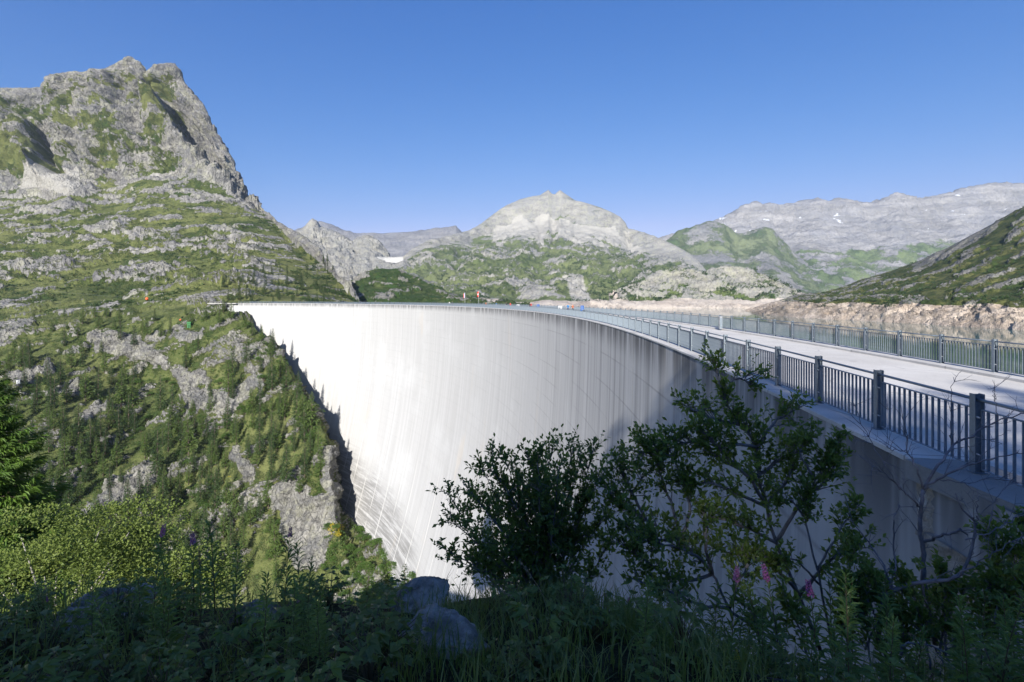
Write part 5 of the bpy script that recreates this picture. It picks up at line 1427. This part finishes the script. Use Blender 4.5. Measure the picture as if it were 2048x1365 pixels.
topsA = [(893,985),(900,1040),(882,1095),(905,1120),(925,965),(945,990),(950,1060),(965,940),(985,930),(1000,960),(1012,925),(1030,940),(1052,900),(1075,915),(1070,960),(1108,880),(1120,925),(1098,985),(1150,885),(1165,915),(1135,960),(1185,905),(1195,965),(1172,1000),(1040,1010),(990,1020),(1000,1080),(930,1110),(1060,1080),(1120,1060),(1170,1070),(1210,1030),(1215,1090),(960,1150),(1020,1140),(1080,1150),(1140,1140),(1195,1150),(1090,1050),(1040,1090),(980,1100)]
shrub("sallow_shrub", fan(topsA, (1085, 1235), rA), "dense dark leafy shrub in the middle in front of the bright dam", 21, 21, .054, .50, 8, .24, (1085, 1240, Yb), .012, start=.30, up=.7)
B_lines = [
 [(1640,1300,4.9),(1600,1190,5.0),(1551,1085,5.1),(1532,1012,5.2),(1517,953,5.2),(1513,895,5.2),(1483,851,5.2),(1444,797,5.2),(1430,725,5.2)],
 [(1517,953,5.2),(1450,925,5.1),(1390,885,5.1),(1330,900,5.0),(1275,905,5.0)],
 [(1513,895,5.2),(1545,850,5.2),(1600,815,5.3)], [(1483,851,5.2),(1420,835,5.1),(1370,812,5.1)], [(1444,797,5.2),(1470,760,5.3),(1500,765,5.3)],
 [(1532,1012,5.2),(1470,985,5.0),(1420,965,4.9),(1370,975,4.9)], [(1532,1012,5.2),(1580,950,5.3),(1590,880,5.4)],
 [(1551,1085,5.1),(1480,1050,4.9),(1400,1030,4.8)],
 [(1532,1012,5.2),(1500,960,5.0),(1440,900,4.9),(1400,860,4.9)], [(1551,1085,5.1),(1600,1010,5.0),(1650,960,5.0),(1690,900,5.1)], [(1517,953,5.2),(1560,920,5.2),(1620,900,5.2)], [(1600,1190,5.0),(1540,1130,4.8),(1470,1110,4.7)], [(1600,1190,5.0),(1660,1120,4.8),(1720,1090,4.8)], [(1513,895,5.2),(1470,890,5.0),(1420,900,5.0)]]
shrub("sallow_shrub", B_lines, "tall grey-stemmed shrub whose leafy top reaches the railing", 22, 28, .060, .52, 8, .25, (1640, 1300, 4.9), .020, start=.28)
C_lines = [
 [(1560,1290,4.8),(1459,1216,4.8),(1425,1148,4.9),(1361,1080,4.9),(1290,1040,5.0),(1240,1010,5.0),(1205,965,5.1)],
 [(1361,1080,4.9),(1340,1000,5.0),(1310,925,5.0),(1290,890,5.0)], [(1425,1148,4.9),(1360,1160,4.8),(1290,1120,4.8),(1235,1085,4.8)],
 [(1290,1040,5.0),(1250,960,5.1),(1225,905,5.1)], [(1425,1148,4.9),(1410,1080,4.8),(1420,1040,4.8)], [(1361,1080,4.9),(1300,1080,4.8),(1255,1060,4.8)],
 [(1425,1148,4.9),(1390,1110,4.7),(1330,1090,4.6),(1280,1085,4.6)], [(1361,1080,4.9),(1380,1020,4.9),(1360,950,4.9),(1340,900,4.9)], [(1290,1040,5.0),(1260,1000,5.1),(1290,950,5.1),(1330,920,5.1)], [(1459,1216,4.8),(1400,1210,4.6),(1330,1180,4.6),(1270,1160,4.6)], [(1459,1216,4.8),(1480,1160,4.7),(1500,1120,4.7)]]
shrub("sallow_shrub", C_lines, "shrub leaning left with long bare grey stems before the dam", 23, 28, .058, .52, 8, .25, (1560, 1290, 4.8), .017, start=.30)
D_lines = [[(1665,1300,4.7),(1634,1140,4.8),(1610,1035,4.9),(1632,960,5.0),(1685,868,5.1)], [(1610,1035,4.9),(1580,1000,4.9),(1560,1010,4.9)], [(1632,960,5.0),(1600,905,5.0),(1625,870,5.0)], [(1634,1140,4.8),(1680,1060,4.8),(1720,1010,4.9)], [(1640,1170,4.8),(1590,1120,4.7),(1560,1130,4.7)]]
shrub("sallow_shrub", D_lines, "thin upright shrub right of the tall one, leaves only near its tips", 24, 26, .056, .50, 8, .17, (1665, 1300, 4.7), .012, start=.42)
E_lines = [[(1960,1330,3.9),(1975,1230,4.0),(2000,1140,4.1)], [(2000,1330,3.9),(2030,1230,4.0),(2060,1130,4.1)], [(1900,1330,3.9),(1890,1260,4.0),(1930,1180,4.1)], [(2040,1300,3.8),(2010,1200,3.9),(1970,1160,3.9)], [(1820,1340,4.0),(1800,1260,4.1),(1770,1210,4.2)], [(1740,1340,4.0),(1730,1240,4.2),(1700,1170,4.3)], [(1700,1340,4.1),(1690,1230,4.3),(1740,1150,4.4)], [(1620,1340,4.0),(1600,1260,4.2),(1570,1200,4.3)], [(1560,1345,4.0),(1520,1270,4.2),(1500,1215,4.3)], [(1860,1340,3.9),(1850,1270,4.0),(1830,1200,4.1)], [(2080,1300,3.7),(2060,1220,3.8),(2040,1150,3.9)], [(1990,1250,3.9),(2000,1150,4.0),(1975,1075,4.1)], [(2050,1250,3.8),(2030,1130,3.9),(2048,1050,4.0)], [(1880,1300,4.0),(1890,1200,4.1),(1872,1125,4.2)], [(1800,1300,4.1),(1810,1220,4.2),(1790,1150,4.3)], [(1680,1320,4.2),(1690,1200,4.3),(1705,1110,4.4)], [(1730,1300,4.1),(1760,1220,4.2),(1740,1160,4.3)]]
shrub("sallow_shrub", E_lines, "dark leafy bush filling the lower right corner", 25, 40, .058, .50, 9, .20, (1880, 1340, 3.9), .009, start=.15)

# dead shrub at the right: bare branching stems
def dead(name, lines, root_px, label, seed, tw=9):
    r = np.random.default_rng(seed); st = MB(); org = np.array(px(*root_px))
    fine = MB()
    for pts0, ra, rb in lines:
        pts = smooth_line(wpts(pts0), 18, .007, r) - org
        st.tube(pts, np.linspace(ra, rb, len(pts)), 7)
        L = np.linalg.norm(np.diff(pts, axis=0), axis=1).sum(); tang = np.gradient(pts, axis=0); tang /= np.linalg.norm(tang, axis=1, keepdims=True)
        for s in r.uniform(.3, 1, max(3, int(tw * L)) if tw else 0):
            i = min(int(s * 17), 16); d = tang[i] * .8 + r.normal(0, .55, 3) + np.array([0, 0, .25]); d /= np.linalg.norm(d); ll = r.uniform(.06, .30)
            b = r.normal(0, .2, 3); q = np.array([pts[i] + d * ll * k + b * ll * k * k for k in (0, .3, .65, 1)]); fine.tube(q, [.0032, .0026, .0018, .0008], 4, False)
            for k in (.4, .7):
                d2 = d + r.normal(0, .8, 3); d2 /= np.linalg.norm(d2); p2 = pts[i] + d * ll * k + b * ll * k * k; fine.tube([p2, p2 + d2 * ll * .25, p2 + d2 * ll * .45], [.0018, .0013, .0006], 3, False)
    root = empty(name, tuple(float(v) for v in org)); add("stems", st.mesh("dead_stems", M_dead, True), root); fine.V and add("twigs", fine.mesh("dead_twigs", M_dead, True), root)
    tag(root, label, "shrub")
y4 = 4.5
dead("dead_shrub", [
 ([(1872,1290,4.3),(1852,1180,4.4),(1848,1110,y4),(1841,1068,y4),(1842,1016,y4),(1846,980,y4)], .024, .014),
 ([(1846,980,y4),(1879,960,4.4),(1930,935,4.3),(1995,914,4.2),(2060,904,4.1)], .012, .003), ([(1846,980,y4),(1879,927,y4),(1905,893,4.6),(1943,870,4.6),(1995,844,4.6),(2060,826,4.6)], .013, .004),
 ([(1905,893,4.6),(1900,857,4.6),(1905,811,4.7),(1907,755,4.7)], .006, .002), ([(1846,980,y4),(1831,934,y4),(1815,903,4.6),(1813,870,4.6),(1802,811,4.6)], .009, .002),
 ([(1842,1016,y4),(1822,995,4.4),(1802,978,4.4),(1769,947,4.4),(1740,930,4.4)], .009, .003), ([(1815,903,4.6),(1790,900,4.6),(1775,890,4.6),(1772,800,4.7)], .004, .0015), ([(1800,980,4.4),(1776,938,4.4),(1735,870,4.5),(1702,800,4.6)], .005, .002),
 ([(1848,1085,y4),(1880,1075,4.3),(1915,1060,4.2),(1935,1070,4.2)], .014, .006), ([(1879,960,4.4),(1925,965,4.3),(1990,960,4.2),(2060,968,4.1)], .005, .002), ([(1943,870,4.6),(1980,880,4.5),(2020,860,4.5)], .004, .0015), ([(1995,844,4.6),(1990,800,4.6),(1985,760,4.7)], .004, .0012)],
 (1872, 1290, 4.3), "bare dead shrub spreading grey branches before the nearest railing", 31, 12)
dead("dead_shrub", [
 ([(1755,1300,4.2),(1757,1250,4.2),(1766,1195,4.2),(1784,1182,4.2),(1844,1164,4.1),(1911,1157,4.0),(1938,1110,4.0),(1952,1058,4.0),(1928,1018,4.0),(1911,988,4.0)], .022, .005),
 ([(1784,1182,4.2),(1773,1143,4.2),(1741,1090,4.3),(1700,1040,4.3)], .011, .003), ([(1784,1182,4.2),(1790,1100,4.3),(1788,1040,4.3),(1800,1010,4.3)], .009, .003), ([(1844,1164,4.1),(1856,1230,4.1),(1850,1255,4.1),(1790,1280,4.1)], .010, .006),
 ([(1952,1058,4.0),(1954,1020,4.0),(1955,990,4.0)], .006, .002), ([(1911,1157,4.0),(1980,1110,3.9),(2060,1060,3.8)], .006, .002), ([(1757,1250,4.2),(1740,1210,4.2),(1700,1160,4.3)], .008, .003), ([(1930,1080,4.0),(1990,1060,3.9),(2050,1020,3.9)], .006, .003), ([(1975,1060,3.9),(1990,1000,3.9),(2030,960,3.9)], .004, .0015)],
 (1755, 1300, 4.2), "low dead shrub with a bent grey trunk near the lower right corner", 32, 9)
dead("dead_branch", [([(1801,1310,3.5),(1805,1290,3.5),(1826,1284,3.5),(1872,1298,3.5),(1933,1322,3.4)], .009, .004), ([(1872,1298,3.5),(1885,1320,3.5),(1880,1350,3.5)], .005, .003)], (1801, 1330, 3.5), "arched dead branch lying in the bottom right corner", 33, 0)

# ---- herbs: fireweed with and without flowers, broad leaved plants
M_fw = leafmat("fireweed_leaves", (.095,.160,.030), (.185,.265,.052), .40, .46, 5.0)
M_fw2 = leafmat("broad_leaves", (.090,.150,.026), (.19,.255,.046), .40, .46, 5.0, (.10,.10,.03))
M_stem = plain("herb_stem", (.12,.09,.05), .7, 0, .2, 10)
M_purple = leafmat("purple_petals", (.34,.10,.27), (.50,.18,.40), .6, .3, 8.0, (.38,.10,.32))
M_spent = leafmat("spent_flower_spikes", (.16,.075,.075), (.26,.14,.12), .8, .2, 8.0)
M_gold = leafmat("goldenrod_flowers", (.50,.40,.03), (.62,.52,.06), .7, .2, 8.0)
def fireweed(seed, h=.9, n=64, ll=.11, top=None):
    r = np.random.default_rng(seed); st = MB(); lv = MB(); fl = MB()
    hs = np.linspace(0, 1, 8); bend = r.normal(0, .07, 2)
    P = np.stack([bend[0] * hs ** 2 * h, bend[1] * hs ** 2 * h, hs * h], -1); st.tube(P, np.linspace(.0055, .0018, 8), 5)
    tip = (.80 if top == 'spent' else .88) if top else 1.0
    s = np.linspace(.10, tip, n); az = np.arange(n) * 2.4 + r.normal(0, .3, n)
    pos = np.stack([np.interp(s, hs, P[:, 0]), np.interp(s, hs, P[:, 1]), s * h], -1)
    el = .25 + .55 * s + r.normal(0, .15, n)
    d = np.stack([np.cos(az) * np.cos(el), np.sin(az) * np.cos(el), np.sin(el)], -1)
    L = ll * (1.1 - .55 * s) * r.uniform(.7, 1.2, n) * np.clip(s * 5, .4, 1)
    lv.leaves(pos, d, np.stack([0 * s, 0 * s, 1 + 0 * s], -1) + r.normal(0, .2, (n, 3)), L, L * .23, .2, .22)
    if top:
        m = 46 if top == 'spent' else 34
        s = np.linspace(.80 if top == 'spent' else .885, 1.0, m); az = np.arange(m) * 2.4
        pos = np.stack([np.interp(s, hs, P[:, 0]), np.interp(s, hs, P[:, 1]), s * h], -1)
        out = np.stack([np.cos(az), np.sin(az), .2 + 0 * az], -1)
        if top == 'spent': fl.leaves(pos, out * .6 + np.array([0, 0, .7]), out, .05 * (1.1 - (s - .8) * 2.5), .006, .1, .1)
        else:
            ped = pos + out * (.020 * (1.2 - (s - .8) * 3))[:, None]
            for k in range(4):
                a2 = az + k * 1.57
                dd = out * .5 + np.stack([-np.sin(az) * np.cos(a2), np.cos(az) * np.cos(a2), np.sin(a2)], -1)
                sz = .017 * (1.25 - (s - .8) * 3.6)
                fl.leaves(ped, dd, out, sz, sz * .9, .1, .1)
    return (st.mesh("stem", M_stem), lv.mesh("leaves", M_fw), fl.mesh("flowers", M_spent if top == 'spent' else M_purple) if top else None)
def broad(seed, h=.35, n=26, ll=.12):
    r = np.random.default_rng(seed); st = MB(); lv = MB(); B, D, L = [], [], []
    for k in range(n):
        az = r.uniform(0, 6.28); hh = h * r.uniform(.3, 1.0); rad = h * r.uniform(.1, .65)
        p = np.array([rad * math.cos(az), rad * math.sin(az), hh])
        st.tube([(0, 0, 0), p * np.array([.4, .4, .65]), p], [.003, .002, .0014], 3, False)
        for j in range(3):
            a2 = az + (j - 1) * .9
            B.append(p); D.append((math.cos(a2), math.sin(a2), r.uniform(-.25, .35))); L.append(ll * r.uniform(.6, 1.1))
    L = np.array(L)
    lv.leaves(np.array(B), np.array(D), np.array([0, 0, 1]) + r.normal(0, .25, (len(L), 3)), L, L * .62, .16, .16)
    return (st.mesh("stem", M_stem), lv.mesh("leaves", M_fw2), None)
FW = [fireweed(400 + k, .9, 62 + 7 * k, .15) for k in range(4)]
FWP = [fireweed(420 + k, .9, 58, .145, 'purple') for k in range(3)]
FWS = [fireweed(440 + k, .9, 56, .12, 'spent') for k in range(2)]
BRD = [broad(460 + k, .20 + .03 * k, 22 + 3 * k, .055) for k in range(4)]
def herb(fam, i, loc, s, name, label, cat, group, sx=1.0):
    root = empty(name, loc, random.uniform(0, 6.28)); root.scale = (s * sx, s * sx, s)
    st, lv, fl = fam[i % len(fam)]
    add("stem", st, root); add("leaves", lv, root)
    if fl: add("flowers", fl, root)
    tag(root, label, cat, group)
    return root
def herb_top(fam, i, pxx, pyt, Y, name, label, cat, group=None, base=.9, sx=None):
    """a plant standing on the ground whose tip shows at (pxx, pyt)"""
    x, y, z = at(pxx, Y); zt = CAM_Z - (pyt - 599) / F * Y
    s = max(.3, (zt - z) / base)
    return herb(fam, i, (x, y, z - .02), s, name, label, cat, group, sx or min(1.0, 1.0 / s ** .4))
FLW = [(308,1050,4.4,'p',"fireweed with purple flowers before the willow, leftmost of the tall ones"), (388,1056,4.3,'p',"fireweed with two purple tufts left of the tall leafy stem"), (570,1060,4.4,'p',"fireweed with one purple tuft before the vertical buttress"), (100,1195,3.6,'p',"fireweed with a purple top at the far left of the foreground"),
 (592,1182,3.6,'p',"low fireweed with purple flowers left of the rim boulder"), (1220,1180,4.2,'p',"fireweed with purple flowers under the dense middle shrub"), (1252,1188,4.1,'p',"fireweed with a bright purple top right of the one under the middle shrub"), (1462,1138,4.2,'p',"fireweed with a small purple top between the leaning stems"),
 (1562,1140,3.9,'p',"fireweed with purple flowers below the tall grey-stemmed shrub"), (1637,1155,3.7,'p',"fireweed with the biggest purple flower spike, right of the tall shrub"), (402,1090,3.9,'s',"fireweed gone to pink seed beside the tall leafy stem"), (1176,1208,4.0,'s',"fireweed gone to pinkish seed under the middle shrub"), (1195,1225,3.8,'s',"second seeded fireweed beside the pink one under the shrub"), (1290,1230,3.8,'s',"seeded fireweed with brown spike right of the middle shrub"),
 (430,1035,4.2,'g',"tallest green leafy stem before the gorge bank"), (335,1095,4.0,'g',"leafy green fireweed between the two purple ones at left"), (470,1075,4.1,'g',"leafy fireweed right of the tallest green stem"), (600,1080,4.1,'g',"leafy fireweed before the buttress foot"), (615,1120,3.8,'g',"shorter leafy fireweed right below the buttress"), (280,1130,3.8,'g',"leafy fireweed before the willow's right side")]
for k, (x, y, Y, kd, lab) in enumerate(FLW):
    herb_top({'p': FWP, 's': FWS, 'g': FW}[kd], k, x, y, Y, "fireweed_plant", lab, "plant", "fireweed of the foreground")
MARK_FG = [(838,1192,"the rim boulder"), (905,1290,"the large angular boulder"), (520,1228,"the low boulder"), (235,1215,"the long flat boulder"), (130,1255,"the jagged boulder"), (1085,1230,"the middle shrub's foot"), (1300,1240,"the seeded fireweed with brown spike"), (1440,1300,"the two goldenrods"), (1560,1230,"the tall shrub's stems"), (1637,1190,"the biggest purple spike"), (1760,1250,"the bent dead trunk"), (1860,1220,"the bare dead shrub"), (1960,1280,"the lower right bush"), (745,1300,"the small whitish stones"), (400,1180,"the pink seeded fireweed"), (620,1220,"the low purple fireweed"), (330,1300,"the bottom edge at left"), (1150,1330,"the bottom edge in the middle"), (10,1220,"the left border"), (680,1330,"the bottom edge by the stones"), (2030,1330,"the bottom right corner")]
rh = np.random.default_rng(77); itf = []; itb = []
for k in range(120):
    x = rh.uniform(-60, 800) if k % 5 < 2 else rh.uniform(1230, 2100)
    Y = rh.uniform(2.5, 4.6)
    if abs(x - 900) < 120: continue
    yt = rh.uniform(1150, 1290) if x < 800 else rh.uniform(1150, 1310)
    o = herb_top(FW, k, x, yt, Y, "fireweed_plant", "dark leafy green fireweed without flowers in the shaded foreground", "plant", "flowerless fireweed of the foreground"); itf.append((o, x, yt, 1 / Y))
for k in range(110):
    x = rh.uniform(-420, 800) if k % 3 else rh.uniform(1000, 2300)
    Y = rh.uniform(2.0, 4.7)
    if 800 < x < 1010: continue
    gxx, gyy, gzz = at(x, Y)
    sc_ = rh.uniform(.7, 1.35)
    o = herb(BRD, k, (gxx, gyy, gzz - .02), sc_, "broadleaf_plant", "low broad-leaved green plant in the shaded foreground", "plant", "broad-leaved plants of the foreground"); itb.append((o, x, proj((gxx, gyy, gzz))[1], sc_ / Y))
single_out(itf, 'flowerless leafy fireweed', MARK_FG, 'tallest'); single_out(itb, 'low broad-leaved plant', MARK_FG, 'largest')
def goldenrod(seed):
    r = np.random.default_rng(seed); st, lv, _ = fireweed(seed, .6, 40, .08); fl = MB()
    n = 150; s = r.uniform(.62, 1.0, n); az = r.uniform(0, 6.28, n); rad = .05 * (1.05 - s) * 2.6
    fl.leaves(np.stack([rad * np.cos(az), rad * np.sin(az), s * .6], -1), np.stack([np.cos(az), np.sin(az), .8 + 0 * az], -1), r.normal(0, 1, (n, 3)), .014, .012)
    return (st, lv, fl.mesh("flowers", M_gold))
GR = [goldenrod(480), goldenrod(481)]
herb_top(GR, 0, 1418, 1285, 3.0, "goldenrod_plant", "goldenrod with yellow flowers at the bottom, the taller of two", "plant", None, .6)
herb_top(GR, 1, 1474, 1322, 2.8, "goldenrod_plant", "shorter goldenrod with yellow flowers at the bottom edge", "plant", None, .6)
herb_top(GR, 1, 492, 1228, 3.6, "goldenrod_plant", "single yellow flower head among the plants at left", "plant", None, .6)

# ---- grass
def grass():
    r = np.random.default_rng(88); n = 13000
    pxx = r.uniform(-150, 2200, n); Y = 1.9 + 3.4 * r.uniform(0, 1, n) ** .8
    dens = np.where((pxx > 780) & (pxx < 1500), 1.0, .38); k = r.uniform(0, 1, n) < dens
    pxx, Y = pxx[k], Y[k]; x = (pxx - 1024) / F * Y; n = len(x)
    p = np.stack([x, Y, ground_z(x, Y)], -1); p[:, 2] += fbm(p / 1.6, 4, 301) * .14 - .015
    patch = fbm(p / .5, 3, 310); k = patch > -.25; p = p[k]; n = len(p)
    az = r.uniform(0, 6.28, n); h = r.uniform(.14, .42, n) * (.8 + .8 * np.clip(patch[k], 0, 1)); w = r.uniform(.0025, .005, n); ben = r.uniform(.15, .75, n)
    d = np.stack([np.cos(az), np.sin(az), 0 * az], -1); sd = np.stack([-np.sin(az), np.cos(az), 0 * az], -1)
    V = []
    for q, ww in ((0, 1), (.35, .9), (.7, .6)):
        c = p + d * (h * ben * q * q)[:, None] + np.array([0, 0, 1]) * (h * q * (1 - .35 * ben * q))[:, None]
        V += [c - sd * (w * ww)[:, None], c + sd * (w * ww)[:, None]]
    V.append(p + d * (h * ben)[:, None] + np.array([0, 0, 1]) * (h * (1 - .35 * ben))[:, None])
    V = np.stack(V, 1); b = np.arange(n)[:, None] * 7
    f4 = np.concatenate([b + np.array([[0, 1, 3, 2]]), b + np.array([[2, 3, 5, 4]])]); f3 = b + np.array([[4, 5, 6]])
    me = mesh_np("grass", V.reshape(-1, 3), [f4, f3], leafmat("grass_blades", (.105,.165,.032), (.21,.26,.055), .5, .38, 2.0, (.13,.12,.05)), False)
    tag(add("grass", me), "long green grass on the shaded near bank", None, None, "stuff")
grass()
M_straw = plain("dry_grass", (.36,.30,.20), .85, 0, .2, 10)
def seedhead(pts, label):
    mb = MB(); P = smooth_line(wpts(pts), 10); org = P[0].copy(); P = P - org; mb.tube(P, np.linspace(.0022, .001, 10), 4)
    root = empty("dry_grass_stalk", tuple(float(v) for v in org)); add("stalk", mb.mesh("stalk", M_straw), root)
    r = np.random.default_rng(int(abs(pts[0][0]))); sp = MB(); q = np.sort(r.uniform(.6, 1, 60)); i = np.minimum((q * 9).astype(int), 8); pos = P[i] + (P[i + 1] - P[i]) * (q * 9 - i)[:, None]
    d = (P[-1] - P[-3]) / np.linalg.norm(P[-1] - P[-3]); sp.leaves(pos, d + r.normal(0, .5, (60, 3)), r.normal(0, 1, (60, 3)), .022, .007); add("seed_head", sp.mesh("seed_head", M_straw), root)
    tag(root, label, "grass stalk")
seedhead([(1105,1260,4.0),(1085,1190,4.0),(1060,1150,4.0),(1040,1122,4.0)], "pale dry grass stalk crossing the middle shrub, the higher of two")
seedhead([(1090,1290,3.9),(1060,1230,3.9),(1025,1195,3.9),(1000,1180,3.9)], "pale dry grass stalk left of the higher one")
seedhead([(1960,1365,3.2),(1900,1330,3.3),(1850,1290,3.4),(1820,1270,3.4)], "long dry stalk lying in the lower right corner")
# ------------------------------------------------------------------ haze
def haze():
    t = NT("mountain_air")
    v = t.n('ShaderNodeVolumePrincipled')
    v.inputs['Color'].default_value = (.80, .90, 1.0, 1)
    v.inputs['Density'].default_value = 6.5e-5
    v.inputs['Anisotropy'].default_value = 0.38
    t.t.links.new(v.outputs[0], t.out.inputs['Volume'])
    mb = MB(); mb.box((-4500, -300, -260), (7500, 5800, 1080))
    o = add("haze", mb.mesh("haze", t.m)); tag(o, "thin blue mountain haze filling the valley air", None, None, "stuff")
haze()
